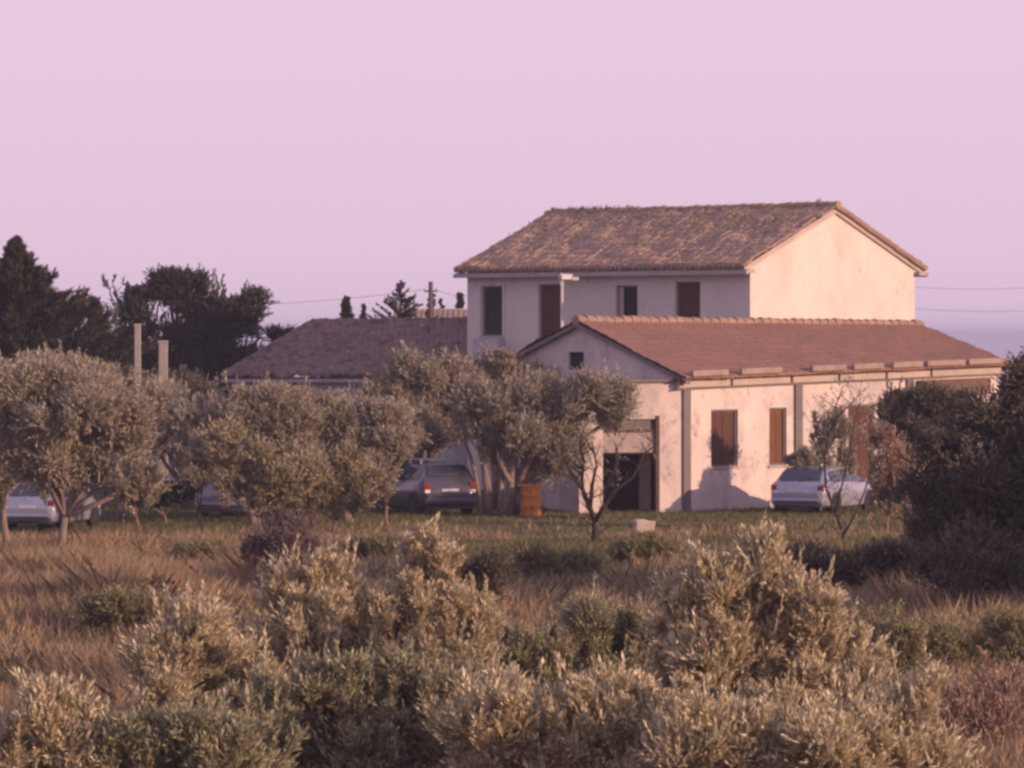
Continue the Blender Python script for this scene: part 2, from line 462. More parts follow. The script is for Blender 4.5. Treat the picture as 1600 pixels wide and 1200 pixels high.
# ------------------------------------------------------------------ tiled roof surface
def tile_surface(name, e0, e1, r1, r0, m, parent, origin, pitch=0.21, course=0.38, amp=0.035, thick=0.09, rough=0.02, seed=0):
    """e0->e1 eave, r0->r1 ridge. Half-round tiles in courses, laid up the slope."""
    e0, e1, r1, r0 = map(Vector, (e0, e1, r1, r0))
    nz = Nz(3.0, seed + 40)
    ea = (e1 - e0); L = ea.length; ea_u = ea / L
    rise = ((r0 + r1) / 2 - (e0 + e1) / 2); H = (rise - ea_u * rise.dot(ea_u)).length
    nor = ea_u.cross(rise).normalized()
    if nor.z < 0: nor = -nor
    nu = int(max((r1 - r0).length, L) / pitch * 6); nv = max(2, int(H / course)) * 3
    V = []
    for j in range(nv + 1):
        v = j / nv
        s = v * H / course
        # step: each course's lower edge sits proud of the one below
        fr = s - math.floor(s + 1e-9)
        a = e0.lerp(r0, v); b = e1.lerp(r1, v)
        for i in range(nu + 1):
            p = a.lerp(b, i / nu)
            u = (p - e0).dot(ea_u)
            col = math.floor(u / pitch)
            jit = ((math.sin(col * 12.9898 + math.floor(s + 1e-9) * 78.233 + seed) * 43758.5453) % 1.0)
            h = amp * abs(math.sin(math.pi * u / pitch)) + 0.035 * (1 - fr) + rough * jit
            V.append(p + nor * (thick + h))
    V = np.array([tuple(p - Vector(origin)) for p in V])
    V[:, 2] += rough * 0.8 * nz(V)
    w = nu + 1
    i = np.arange(nv * nu); r = i // nu; c = i % nu; a = r * w + c
    F = np.stack([a, a + 1, a + w + 1, a + w], 1)
    # front edge drop
    n0 = len(V)
    V2 = V[:w] - np.array(tuple(nor)) * (thick * 0.9)
    V = np.concatenate([V, V2])
    c = np.arange(nu)
    F = np.concatenate([F, np.stack([n0 + c, n0 + c + 1, c + 1, c], 1)])
    return np_mesh(name, V, F, m, parent)

def ridge_row(name, a, b, m, parent, origin, r=0.13, step=0.4):
    a, b = Vector(a) - Vector(origin), Vector(b) - Vector(origin)
    mb = MB(); n = max(1, int((b - a).length / step))
    for k in range(n):
        p, q = a.lerp(b, k / n), a.lerp(b, (k + 1.12) / n)
        z = random.uniform(-.015, .02)
        mb.tube([p + Vector((0, 0, z)), q + Vector((0, 0, z - .02))], [r * 1.1, r * 0.92], 8)
    return mb.build(name, m, parent, smooth=False)

def eave_row(name, e0, e1, down, m, parent, pitch=.21, r=.075):
    """the open lower ends of the cover tiles along an eave"""
    mb = MB(); L = (e1 - e0).length; n = int(L / pitch); d = (e1 - e0) / L
    for k in range(n):
        p = e0 + d * ((k + .5) * pitch) + Z * random.uniform(-.01, .012)
        q = p + down * (.10 + random.uniform(0, .05))
        mb.tube([p - down * .25, q], [r, r * 1.1], 7)
    return mb.build(name, m, parent)

U = Vector((math.cos(math.radians(45)), math.sin(math.radians(45)), 0))      # along the sunlit walls, right and away
W = Vector((-U.y, U.x, 0))                                                   # along the shaded walls, left and away
Z = Vector((0, 0, 1))

def wall_panel(mb, A, d, length, z0, z1f, thick, nor, openings):
    """a wall running from A along d with real openings: (s0, s1, za, zb). z1f(s) = top height"""
    cuts = sorted(set([0, length] + [o[0] for o in openings] + [o[1] for o in openings]))
    for s0, s1 in zip(cuts[:-1], cuts[1:]):
        if s1 - s0 < 1e-5: continue
        mid = (s0 + s1) / 2
        op = sorted([o for o in openings if o[0] < mid < o[1]], key=lambda o: o[2])
        spans = []; z = z0
        for o in op:
            if o[2] > z: spans.append((z, o[2], z, o[2]))
            z = o[3]
        spans.append((z, z1f(s0), z, z1f(s1)))
        for a0, a1, b0, b1 in spans:
            p = [A + d * s0 + Z * a0, A + d * s1 + Z * b0, A + d * s1 + Z * b1, A + d * s0 + Z * a1]
            mb.prism(p, [q - nor * thick for q in p])

def opening_fill(root, origin, A, d, nor, op, name, mat_, frame_mat, depth=0.14, slats=False, pane=False, open_leaf=False):
    """shutter or pane set back in an opening, with frame and sill"""
    s0, s1, za, zb = op
    o = Vector(origin)
    def q(s, z, k): return A + d * s + Z * z - nor * k - o
    fr = MB(); t = 0.06
    for (a, b, c, e) in ((s0, s0 + t, za, zb), (s1 - t, s1, za, zb), (s0 + t, s1 - t, zb - t, zb), (s0 + t, s1 - t, za, za + t)):
        r0 = [q(a, c, depth - .03), q(b, c, depth - .03), q(b, e, depth - .03), q(a, e, depth - .03)]
        fr.prism(r0, [p - nor * 0.06 for p in r0])
    f = fr.build(name, frame_mat, root)
    mb = MB()
    if slats:
        half = (s1 - s0) / 2
        for k in range(2):
            a = s0 + t + 0.005 + k * (half - t + .003); b = a + half - t - 0.012
            zz = za + t + .01
            r0 = [q(a, zz, depth + .03), q(b, zz, depth + .03), q(b, zb - t - .01, depth + .03), q(a, zb - t - .01, depth + .03)]
            mb.prism(r0, [p - nor * 0.02 for p in r0])
            z = zz + 0.05
            while z < zb - t - 0.09:
                r1 = [q(a + .04, z, depth - .002), q(b - .04, z, depth - .002), q(b - .04, z + .045, depth + .028), q(a + .04, z + .045, depth + .028)]
                mb.prism(r1, [p - nor * 0.008 for p in r1]); z += 0.075
        mb.build('shutter', mat_, f)
    else:
        r0 = [q(s0 + t, za + t, depth), q(s1 - t, za + t, depth), q(s1 - t, zb - t, depth), q(s0 + t, zb - t, depth)]
        mb.prism(r0, [p - nor * 0.02 for p in r0])
        mb.build('pane' if pane else 'shutter', mat_, f)
    if open_leaf:
        lf = MB()
        r0 = [q(s0 + 0.02, za + .05, 0.10), q(s0 + 0.38, za + .05, 0.02), q(s0 + 0.38, zb - .05, 0.02), q(s0 + 0.02, zb - .05, 0.10)]
        lf.prism(r0, [p - nor * 0.02 for p in r0])
        lf.build('shutter_leaf', M['lintel'], f)
    sl = MB(); r0 = [q(s0 - .06, za - .07, -0.05), q(s1 + .06, za - .07, -0.05), q(s1 + .06, za - .003, -0.05), q(s0 - .06, za - .003, -0.05)]
    sl.prism(r0, [p - nor * 0.10 for p in r0]); sl.build('sill', M['cornice'], f)
    return f

# ------------------------------------------------------------------ two-storey farmhouse
def farmhouse():
    A = Vector((7.66, 140, 0)); o = A.copy()
    root = empty('farmhouse', o, label='two storey whitewashed farmhouse with sunlit blank gable and mossy tiled roof', cat='house')
    Wd, Ln, ze, zr = 8.25, 13.0, 7.60, 9.42
    nl, ns = Vector((U.y, -U.x, 0)), Vector((-U.x, -U.y, 0))     # outward normals: sunlit gable, shaded front
    nl = Vector((math.sin(math.radians(45)), -math.cos(math.radians(45)), 0))
    ns = Vector((-math.cos(math.radians(45)), -math.sin(math.radians(45)), 0))
    top_g = lambda s: ze + (zr - ze) * (1 - abs(s - Wd / 2) / (Wd / 2))
    mb = MB(); T = 0.3
    B = A - o
    # gable end in two halves, so its top follows both slopes
    for h0, h1 in ((0, Wd / 2), (Wd / 2, Wd)):
        p = [B + U * h0, B + U * h1, B + U * h1 + Z * top_g(h1), B + U * h0 + Z * top_g(h0)]
        mb.prism(p, [q - nl * T for q in p])
        C = B + W * Ln
        p = [C + U * h0, C + U * h1, C + U * h1 + Z * top_g(h1), C + U * h0 + Z * top_g(h0)]
        mb.prism([q + nl * T for q in p], p)
    # windows on the shaded front. s runs left-away from the near corner
    def s_of(px): # distance along W at pixel
        k = (px - 800) / FPX
        return (A.x - k * A.y) / (-W.x + k * W.y)
    def z_of(py, s): return CAM_Z - (py - HOR) / FPX * (A.y + W.y * s)
    ops = []
    for (x0, x1, y0, y1) in ((752, 785, 447, 525), (841, 876, 444, 528), (962, 996, 446, 505), (1055, 1094, 440, 505)):
        a, b = s_of(x1), s_of(x0); m_ = (a + b) / 2
        ops.append((a, b, z_of(y1, m_), z_of(y0, m_)))
    lower = [(s_of(x1), s_of(x0), 1.0, 2.4) for x0, x1 in ((756, 786),)]
    wall_panel(mb, B + W * 0.0 - nl * T * 0 + W * T, W, Ln - 2 * T, 0, lambda s: ze, T, ns, [(a - T, b - T, c, e) for a, b, c, e in ops + lower])
    bk = B + U * Wd
    wall_panel(mb, bk + W * T, W, Ln - 2 * T, 0, lambda s: ze, T, -ns, [])
    mb.build('wall', M['plaster'], root)
    # floor slab between storeys keeps the rooms dark
    fl = MB(); c = B + U * (Wd / 2) + W * (Ln / 2) + Z * 3.7; fl.box(c, (Wd - 0.7, Ln - 0.7, 0.2), math.radians(45)); fl.build('floor_slab', M['concrete'], root)
    for i, op in enumerate(ops):
        kw = dict(mat_=M['green_sh'], frame_mat=M['trim']) if i == 0 else dict(mat_=M['wood'], frame_mat=M['trim'])
        if i == 2:
            opening_fill(root, (0, 0, 0), B, W, ns, op, 'window', M['dark'], M['trim'], pane=True, open_leaf=False)
            lf = MB(); s0, s1, za, zb = op
            r0 = [B + W * (s1 - .07) + Z * (za + .05) + ns * 0.0 - ns * .10, B + W * (s1 - .30) + Z * (za + .05) - ns * .07,
                  B + W * (s1 - .30) + Z * (zb - .05) - ns * .07, B + W * (s1 - .07) + Z * (zb - .05) - ns * .10]
            lf.prism(r0, [p - ns * 0.02 for p in r0]); lf.build('shutter_leaf', M['lintel'], root)
        else:
            opening_fill(root, (0, 0, 0), B, W, ns, op, 'window', slats=True, **kw)
    # plaster surrounds of the two left windows and a small parapet under the first
    s0, s1, za, zb = ops[0]
    pr = MB()
    r0 = [B + W * (s0 - .12) + Z * (za - 0.75) + ns * .28, B + W * (s1 + .12) + Z * (za - 0.75) + ns * .28, B + W * (s1 + .12) + Z * (za - .08) + ns * .28, B + W * (s0 - .12) + Z * (za - .08) + ns * .28]
    pr.prism(r0, [p - ns * 0.275 for p in r0]); pr.build('window_box', M['plaster_old'], root)
    sr = MB()
    for (a, b, c, e) in ((s0 - .14, s0 - .02, za, zb + .12), (s1 + .02, s1 + .14, za, zb + .12), (s0 - .02, s1 + .02, zb + .02, zb + .12)):
        r0 = [B + W * a + Z * c + ns * .03, B + W * b + Z * c + ns * .03, B + W * b + Z * e + ns * .03, B + W * a + Z * e + ns * .03]
        sr.prism(r0, [p - ns * 0.028 for p in r0])
    sr.build('window_surround', M['plaster'], root)
    # eave board under the tiles, along the front and the back
    ov = 0.38
    slope = (zr - ze) / (Wd / 2)
    cb = MB()
    for side, sgn in ((0, 1), (1, -1)):
        b0 = B + (U * Wd if side else Vector())
        nn = ns * sgn
        r0 = [b0 + W * -0.22 + Z * (ze - .32), b0 + W * (Ln + .22) + Z * (ze - .32), b0 + W * (Ln + .22) + Z * (ze - .19), b0 + W * -0.22 + Z * (ze - .19)]
        cb.prism([p + nn * (ov - .03) for p in r0], [p + nn * 0.003 for p in r0])
    cb.build('cornice', M['cornice'], root)
    ft = MB()
    for side, sgn in ((0, 1), (1, -1)):
        b0 = B + (U * Wd if side else Vector()); nn = ns * sgn
        r0 = [b0 + W * -0.24 + Z * (ze - .36), b0 + W * (Ln + .24) + Z * (ze - .36), b0 + W * (Ln + .24) + Z * (ze - .22), b0 + W * -0.24 + Z * (ze - .22)]
        ft.prism([p + nn * (ov + .06) for p in r0], [p + nn * (ov - .025) for p in r0])
    ft.build('gutter', M['cornice'], root)
    # sloping white verge bands of the sunlit gable
    vb = MB()
    for end, nn in ((B, nl), (B + W * Ln, -nl)):
        for h0, h1 in ((-ov, Wd / 2), (Wd / 2, Wd + ov)):
            zz = lambda h: ze + (zr - ze) * (1 - abs(h - Wd / 2) / (Wd / 2))
            p = [end + U * h0 + Z * (zz(h0) - .13), end + U * h1 + Z * (zz(h1) - .13), end + U * h1 + Z * (zz(h1) + .05), end + U * h0 + Z * (zz(h0) + .05)]
            vb = MB(); vb.prism([q + nn * .10 for q in p], [q + nn * 0.003 for q in p]); vb.build('verge', M['whiteboard'], root)
    # roof
    eL = -0.22; ez = ze - slope * ov
    e0 = B + U * -ov + W * eL + Z * ez; e1 = B + U * -ov + W * (Ln + .22) + Z * ez
    g0 = B + U * (Wd / 2) + W * eL + Z * zr; g1 = B + U * (Wd / 2) + W * (Ln + .22) + Z * zr
    f0 = B + U * (Wd + ov) + W * eL + Z * ez; f1 = B + U * (Wd + ov) + W * (Ln + .22) + Z * ez
    rf = tile_surface('roof', e0, e1, g1, g0, M['tile_old'], root, (0, 0, 0), rough=0.045, amp=0.055, seed=1)
    tile_surface('roof', f0, f1, g1, g0, M['tile_old'], root, (0, 0, 0), rough=0.05, seed=2)
    ridge_row('ridge_tiles', g0 + Z * .13, g1 + Z * .13, M['tile_old'], rf, (0, 0, 0))
    eave_row('eave_tiles', e0 + Z * .10, e1 + Z * .10, (ns - Z * slope).normalized(), M['tile_old'], rf)
    ridge_row('verge_tiles', f0 + W * .08 + Z * .09, g0 + W * .08 + Z * .10, M['tile_ridge'], rf, (0, 0, 0), r=.10)
    # weeds rooted along the ridge and over the tiles
    pts = []
    for k in range(330):
        t = random.random(); h = abs(random.gauss(0, 0.5))
        if k < 60: t = random.uniform(0.70, 0.98); h = 0.0
        base = g0.lerp(g1, t) * (1 - min(h, 1)) + e0.lerp(e1, t) * min(h, 1)
        pts.append(tuple(base + Z * .14))
    pts = np.array(pts)
    V, F = shoots(pts, np.array([0, 0, 1.0]) + rng.normal(size=pts.shape) * .35, 0.12, 6, 0.14, 0.035, 0.6)
    np_mesh('weeds', V, F, M['scrub'], rf)
    # rainwater pipe on the sunlit corner of the front
    return root, A, ops
farm, FA, FOPS = farmhouse()

# floodlight on a tall white pole before the front of the farmhouse
def yard_lamp():
    Y = 143.0; b = G(878, Y); top = P(878, 448, Y).z - b.z
    root = empty('yard_lamp', b, label='slim white pole with a white lamp head before the second upper window', cat='lamp')
    MB().tube([(0, 0, -.2), (0, 0, top * .5), (0, 0, top)], [.075, .06, .05], 10).build('pole', M['whitemetal'], root, smooth=True)
    h = MB(); h.box((0.12, 0, top + .32), (.42, .26, .2), .2); h.box((0, 0, top + .22), (.12, .12, .44)); h.box((.42, -.02, top + .26), (.24, .2, .12), .2)
    h.build('lamp_head', M['whitemetal'], root, bevel=.02)
    MB().box((.16, -.145, top + .31), (.34, .02, .14), .2).build('lens', M['clearlamp'], root)
yard_lamp()

# ------------------------------------------------------------------ single-storey wing with the garage
def wing():
    A = P(1065, 800, 130); A.z = 0; o = A.copy()
    root = empty('garage_wing', o, label='low wing with sunlit wall, red tiled roof and open garage under a shaded gable', cat='building')
    Ln, Wd = 15.1, 8.4
    nl = Vector((math.sin(math.radians(45)), -math.cos(math.radians(45)), 0))
    ns = Vector((-math.cos(math.radians(45)), -math.sin(math.radians(45)), 0))
    z0e, z1e = 4.02, 4.36            # eave height, near and far end
    zr0, zr1 = 5.60, 5.52
    B = Vector((0, 0, 0)); T = .3
    ze = lambda s: z0e + (z1e - z0e) * s / Ln
    def s_of(px):
        k = (px - 800) / FPX; return (k * A.y - A.x) / (U.x - k * U.y)
    def z_of(py, s): return CAM_Z - (py - HOR) / FPX * (A.y + U.y * s)
    ops = []
    for (x0, x1, y0, y1) in ((1111, 1153, 640, 729), (1202, 1229, 637, 727), (1325, 1366, 632, 790), (1440, 1475, 640, 720)):
        a, b = s_of(x0), s_of(x1); m_ = (a + b) / 2
        ops.append((a, b, z_of(y1, m_), z_of(y0, m_)))
    ops[2] = (ops[2][0], ops[2][1], 0.15, ops[2][3])
    mb = MB()
    wall_panel(mb, B + U * 0, U, Ln, 0, ze, T, nl, ops)
    # shaded gable wall (upper part shows) with its attic hole
    def zg(s): return z0e + (zr0 - z0e) * (1 - abs(s - Wd / 2) / (Wd / 2))
    def sg(px):
        k = (px - 800) / FPX; return (A.x - k * A.y) / (-W.x + k * W.y)
    hs = (sg(912), sg(888)); m_ = sum(hs) / 2
    hz = (CAM_Z - (578 - HOR) / FPX * (A.y + W.y * m_), CAM_Z - (550 - HOR) / FPX * (A.y + W.y * m_))
    hole = (hs[0], hs[1], hz[0], hz[1])
    wall_panel(mb, B + W * T, W, Wd / 2 - T, 0, lambda s: zg(s + T), T, ns, [(hole[0] - T, min(hole[1], Wd / 2) - T, hole[2], hole[3])])
    rest = [(0, max(0.01, hole[1] - Wd / 2), hole[2], hole[3])] if hole[1] > Wd / 2 else []
    wall_panel(mb, B + W * (Wd / 2), W, Wd / 2, 0, lambda s: zg(s + Wd / 2), T, ns, rest)
    E = B + U * Ln
    p = [E + W * T, E + W * Wd, E + W * Wd + Z * z1e, E + W * (Wd / 2) + Z * (zr1), E + W * T + Z * z1e]
    mb.prism([q for q in p], [q - U * T for q in p])
    wall_panel(mb, B + W * Wd + U * T, U, Ln - 2 * T, 0, lambda s: 3.9, T, -nl, [])
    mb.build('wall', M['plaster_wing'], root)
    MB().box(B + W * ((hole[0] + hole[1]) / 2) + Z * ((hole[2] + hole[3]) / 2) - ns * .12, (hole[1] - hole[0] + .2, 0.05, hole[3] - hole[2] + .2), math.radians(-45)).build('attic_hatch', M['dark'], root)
    for i, op in enumerate(ops):
        opening_fill(root, (0, 0, 0), B, U, nl, op, 'door' if i == 2 else 'window', M['wood'] if i != 1 else M['wood_ochre'], M['trim'], slats=True, depth=.10)
    # pilasters
    for s in (0.17, s_of(1246), s_of(1420)):
        pm = MB(); r0 = [B + U * (s - .16) + Z * 0, B + U * (s + .16) + Z * 0, B + U * (s + .16) + Z * (ze(s) - .32), B + U * (s - .16) + Z * (ze(s) - .32)]
        pm.prism([q + nl * .08 for q in r0], [q + nl * .003 for q in r0]); pm.build('pilaster', M['trim'], root)
    # painted fascia bands under the eave, with the gaps of the rafter ends
    def band(name, s0, s1, dz0, dz1, k0, k1, m):
        b_ = MB(); r0 = [B + U * s0 + Z * (ze(s0) + dz0), B + U * s1 + Z * (ze(s1) + dz0), B + U * s1 + Z * (ze(s1) + dz1), B + U * s0 + Z * (ze(s0) + dz1)]
        b_.prism([q + nl * k1 for q in r0], [q + nl * k0 for q in r0]); return b_.build(name, m, root)
    cuts = [-0.3, s_of(1138), s_of(1232), s_of(1306), s_of(1380), s_of(1450), Ln + .2]
    for a, b in zip(cuts[:-1], cuts[1:]):
        band('fascia', a + .06, b - .06, -.30, -.08, .003, .14, M['whiteboard'])
    band('soffit', -0.3, Ln + .2, -.36, -.30, .003, .10, M['trim'])
    band('eave_board', -0.35, Ln + .25, -.07, -.01, .003, .34, M['rustmetal'])
    for (x0, x1) in ((1076, 1131), (1152, 1215), (1262, 1315), (1327, 1373), (1388, 1434), (1441, 1500), (1506, 1560)):
        a, b = s_of(x0) - .35, s_of(x1) - .35
        g = MB(); r0 = [B + U * a + Z * (ze(a) + .03), B + U * b + Z * (ze(b) + .03), B + U * b + Z * (ze(b) + .21), B + U * a + Z * (ze(a) + .21)]
        g.prism([q + nl * .52 for q in r0], [q + nl * .40 for q in r0]); g.build('gutter', M['gutter'], root, bevel=.02)
    # brick porch infill at the far end
    band('brick_panel', s_of(1432), s_of(1540), -.95, -.42, .003, .22, M['brick'])
    # roof
    ov = .36; sl = (zr0 - z0e) / (Wd / 2)
    vo = 0.22
    e0 = B + nl * ov - U * vo + Z * (z0e - sl * ov); e1 = B + U * (Ln + .3) + nl * ov + Z * (z1e - sl * ov * .8)
    g0 = B + W * (Wd / 2) - U * vo + Z * zr0; g1 = B + W * (Wd / 2) + U * (Ln + 1.1) + Z * zr1
    rf = tile_surface('roof', e0, e1, g1, g0, M['tile_new'], root, (0, 0, 0), rough=.02, amp=.035, seed=5)
    b0 = B + W * (Wd + ov) - U * vo + Z * (z0e - sl * ov); b1 = B + W * (Wd + ov) + U * (Ln + .3) + Z * (z1e - sl * ov)
    tile_surface('roof', b0, b1, g1, g0, M['tile_new'], root, (0, 0, 0), rough=.03, seed=6)
    ridge_row('ridge_tiles', g0 + Z * .14, g1 + Z * .12, M['tile_ridge'], rf, (0, 0, 0), r=.15)
    vb = MB()
    for h0, h1 in ((-ov, Wd / 2), (Wd / 2, Wd + ov)):
        p = [W * h0 + Z * (zg(h0) - .06), W * h1 + Z * (zg(h1) - .06), W * h1 + Z * (zg(h1) + .06), W * h0 + Z * (zg(h0) + .06)]
        vb = MB(); vb.prism([B + q + ns * vo for q in p], [B + q + ns * .003 for q in p]); vb.build('verge', M['trim'], root)
    vw = MB(); E2 = E + U * .0
    for h0, h1, za, zb in ((-ov, Wd / 2, z1e - sl * ov * .8, zr1), (Wd / 2, Wd, zr1, z1e)):
        p = [W * h0 + Z * (za - .1), W * h1 + Z * (zb - .1), W * h1 + Z * (zb + .06), W * h0 + Z * (za + .06)]
        vw = MB(); vw.prism([E2 + q + U * .3 for q in p], [E2 + q + U * .003 for q in p]); vw.build('verge', M['trim'], root)
    # projecting garage front: a wall splayed out of the gable, under a flat ledge
    L = P(905, 800, 128.9) - o; L.z = 0
    C = B + nl * .0 - U * 0.0 + ns * 0.003
    d = (L - C); ln = d.length; d.normalize(); nn = Vector((d.y, -d.x, 0))
    if nn.y > 0: nn = -nn
    zt = z0e - .02
    def sq(px):
        k = (px - 800) / FPX; return (k * (A.y + C.y) - (A.x + C.x)) / (d.x - k * d.y)
    g0s, g1s = sq(1029), sq(942)
    gz = CAM_Z - (707 - HOR) / FPX * 129.5
    gt = CAM_Z - (655 - HOR) / FPX * 129.5
    gm = MB(); wall_panel(gm, C, d, ln, 0, lambda s: zt - .12 if s > 9 else zt - .12, .25, nn, [(g0s, g1s, 0.0, gt)])
    # return wall back to the gable
    q0 = L; q1 = B + W * Wd * 0.78
    dd = (q1 - q0); l2 = dd.length; dd.normalize(); n2 = Vector((dd.y, -dd.x, 0)); n2 = n2 if n2.x < 0 else -n2
    wall_panel(gm, q0 + dd * .26, dd, l2 - .3, 0, lambda s: zt - .12, .25, n2, [])
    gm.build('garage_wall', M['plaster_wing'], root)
    lg = MB(); top = [C + nn * .12 - d * .0 + Z * (zt - .117), L + nn * .12 + d * .1 + Z * (zt - .117), q1 + n2 * .05 + Z * (zt - .117), B + W * .4 + Z * (zt - .117)]
    lg.prism(top, [p + Z * .10 for p in top]); lg.build('ledge', M['trim'], root)
    # roller box + half lowered grey panel, dark room behind, frame
    def quad(s0, s1, za, zb, k, t, m, name, par=root, smooth=False):
        b_ = MB(); r0 = [C + d * s0 + Z * za - nn * k, C + d * s1 + Z * za - nn * k, C + d * s1 + Z * zb - nn * k, C + d * s0 + Z * zb - nn * k]
        b_.prism(r0, [q - nn * t for q in r0]); return b_.build(name, m, par)
    dr = quad(g0s + .08, g1s - .02, gz, gz + .62, .06, .05, M['lintel'], 'garage_door')
    quad(g0s + .08, g1s - .02, gz + .66, gt - .01, .10, .05, M['trim'], 'transom', dr)
    quad(g0s + .08, g1s - .02, gz + .60, gz + .68, .03, .03, M['rustmetal'], 'rail', dr)
    quad(g0s - .02, g0s + .10, 0, gt + .1, -.03, .12, M['rustmetal'], 'door_post', dr)
    quad(g0s + .1, g1s - .02, gz - .05, gz - .002, .05, .05, M['dark'], 'bottom_rail', dr)
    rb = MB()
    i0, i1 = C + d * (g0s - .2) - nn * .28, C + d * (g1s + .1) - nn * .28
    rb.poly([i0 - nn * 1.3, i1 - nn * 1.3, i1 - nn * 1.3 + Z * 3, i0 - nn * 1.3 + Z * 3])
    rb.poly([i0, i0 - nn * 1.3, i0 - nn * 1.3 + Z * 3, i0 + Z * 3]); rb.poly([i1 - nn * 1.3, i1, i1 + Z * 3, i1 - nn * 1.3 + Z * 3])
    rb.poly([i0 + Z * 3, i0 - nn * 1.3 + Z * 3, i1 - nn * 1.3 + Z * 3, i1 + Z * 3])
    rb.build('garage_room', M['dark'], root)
    return root
wing()

# ------------------------------------------------------------------ outbuildings
def outbuilding():
    Y = 150.0; o = G(540, Y)
    root = empty('outbuilding', o, label='long low outbuilding with hipped brown tiled roof left of the farmhouse', cat='building')
    e0, e1 = P(345, 593, Y) - o, P(745, 593, Y) - o
    zE = e0.z; dY = 8.5
    r0, r1 = P(487, 508, Y + dY / 2) - o, P(760, 505, Y + dY / 2) - o
    b0, b1 = e0 + Vector((0, dY, 0)), e1 + Vector((0, dY, 0))
    tile_surface('roof', e0, e1, r1, r0, M['tile_weathered'], root, (0, 0, 0), rough=.07, amp=.05, seed=9)
    tile_surface('roof', b0, b1, r1, r0, M['tile_weathered'], root, (0, 0, 0), seed=10)
    h = tile_surface('roof', b0, e0, r0, r0 + Vector((.02, 0, 0)), M['tile_weathered'], root, (0, 0, 0), seed=11)
    ridge_row('ridge_tiles', r0 + Z * .12, r1 + Z * .12, M['tile_weathered'], h, (0, 0, 0), r=.11)
    ridge_row('hip_tiles', e0 + Z * .10, r0 + Z * .12, M['tile_weathered'], h, (0, 0, 0), r=.11)
    mb = MB()
    x0, x1 = e0.x + .35, e1.x
    def so(px): return (px - 800) / FPX * (Y + .3) - o.x - x0
    ops = [(so(392), so(428), .9, 2.3), (so(505), so(540), 0.02, 2.3), (so(610), so(646), .9, 2.3)]
    wall_panel(mb, Vector((x0, .35, 0)), Vector((1, 0, 0)), x1 - x0, -.1, lambda s: zE + .02, .3, Vector((0, -1, 0)), ops)
    mb.box((x0 + .15, dY / 2 + .1, zE / 2 - .05), (.3, dY - .9, zE + .1)); mb.box(((x0 + x1) / 2, dY - .35, zE / 2 - .05), (x1 - x0, .3, zE + .1))
    mb.build('wall', M['plaster_old'], root)
    for op in ops:
        opening_fill(root, (0, 0, 0), Vector((x0, .35, 0)), Vector((1, 0, 0)), Vector((0, -1, 0)), op, 'door' if op[2] < .1 else 'window', M['green_sh'], M['trim'], slats=True)
    MB().box(((e0.x + e1.x) / 2, .14, zE - .04), (e1.x - e0.x, .3, .13)).build('cornice', M['cornice'], root)
    # lean-to at its left, whitewashed
outbuilding()

def lean_to():
    Y = 140.0; o = G(300, Y)
    root = empty('lean_to', o, label='small whitewashed shed with a dark doorway seen between the left olive trees', cat='shed')
    def X(px): return (px - 800) / FPX * Y - o.x
    zt = P(0, 650, Y).z - o.z
    mb = MB()
    x0, x1 = X(236), X(372)
    wall_panel(mb, Vector((x0, 0, 0)), Vector((1, 0, 0)), x1 - x0, -.1, lambda s: zt - s * .12, .25, Vector((0, -1, 0)), [(X(292) - x0, X(322) - x0, -.05, 2.0)])
    mb.box((x0 + .125, 2.0, zt / 2 - .05), (.25, 3.4, zt + .1)); mb.box((x1 - .125, 2.0, zt / 2 - .3), (.25, 3.4, zt - .5))
    mb.build('wall', M['plaster_old'], root)
    rf = MB(); r = [Vector((x0 - .2, -.25, zt + .03)), Vector((x1 + .2, -.25, zt - .42)), Vector((x1 + .2, 3.9, zt - .1)), Vector((x0 - .2, 3.9, zt + .35))]
    rf.prism(r, [p + Z * .1 for p in r]); rf.build('roof', M['tile_weathered'], root)
    MB().box(((X(292) + X(322)) / 2, .16, .97), (X(322) - X(292), .04, 2.0)).build('door', M['green_sh'], root)
lean_to()

def far_house():
    Y = 172.0; o = G(680, Y)
    root = empty('far_building', o, label='distant low building with pale parapet and red tiles behind the outbuilding ridge', cat='building')
    x0, x1 = (622 - 800) / FPX * Y - o.x, (745 - 800) / FPX * Y - o.x
    zt = P(0, 503, Y).z - o.z
    MB().box(((x0 + x1) / 2, 2.5, zt / 2 - .1), (x1 - x0, 5, zt + .2)).build('wall', M['plaster'], root)
    e0, e1 = Vector((x0 - .2, -.3, zt)), Vector((x1 + .2, -.3, zt)); g0, g1 = Vector((x0 - .2, 2.5, zt + .35)), Vector((x1 + .2, 2.5, zt + .35))
    tile_surface('roof', e0, e1, g1, g0, M['tile_ridge'], root, (0, 0, 0), seed=14)
    MB().box(((x0 + x1) / 2, 2.6, zt + .46), (x1 - x0 + .5, .25, .16)).build('parapet', M['whiteboard'], root)
far_house()

# ------------------------------------------------------------------ posts, pole, wires, drum, block
def post(px, Y, top, wpx, label, grp='concrete posts by the pine'):
    b = G(px, Y); h = P(px, top, Y).z - b.z; w_ = wpx / FPX * Y
    root = empty('concrete_post', b, label=label, cat='post', group=grp)
    mb = MB(); s = w_ / 2
    r = lambda k, z: [Vector((-s * k, -s * k, z)), Vector((s * k, -s * k, z)), Vector((s * k, s * k, z)), Vector((-s * k, s * k, z))]
    mb.prism(r(1.05, -.3), r(.95, h)); mb.build('shaft', M['concrete'], root, bevel=.02)
    MB().prism(r(1.15, h + .002), r(1.0, h + .06)).build('cap', M['concrete'], root)
post(215, 136, 509, 10, 'tall slim concrete post standing before the dark pine')
post(255, 137, 535, 14, 'shorter and thicker concrete post right of the slim one before the pine')

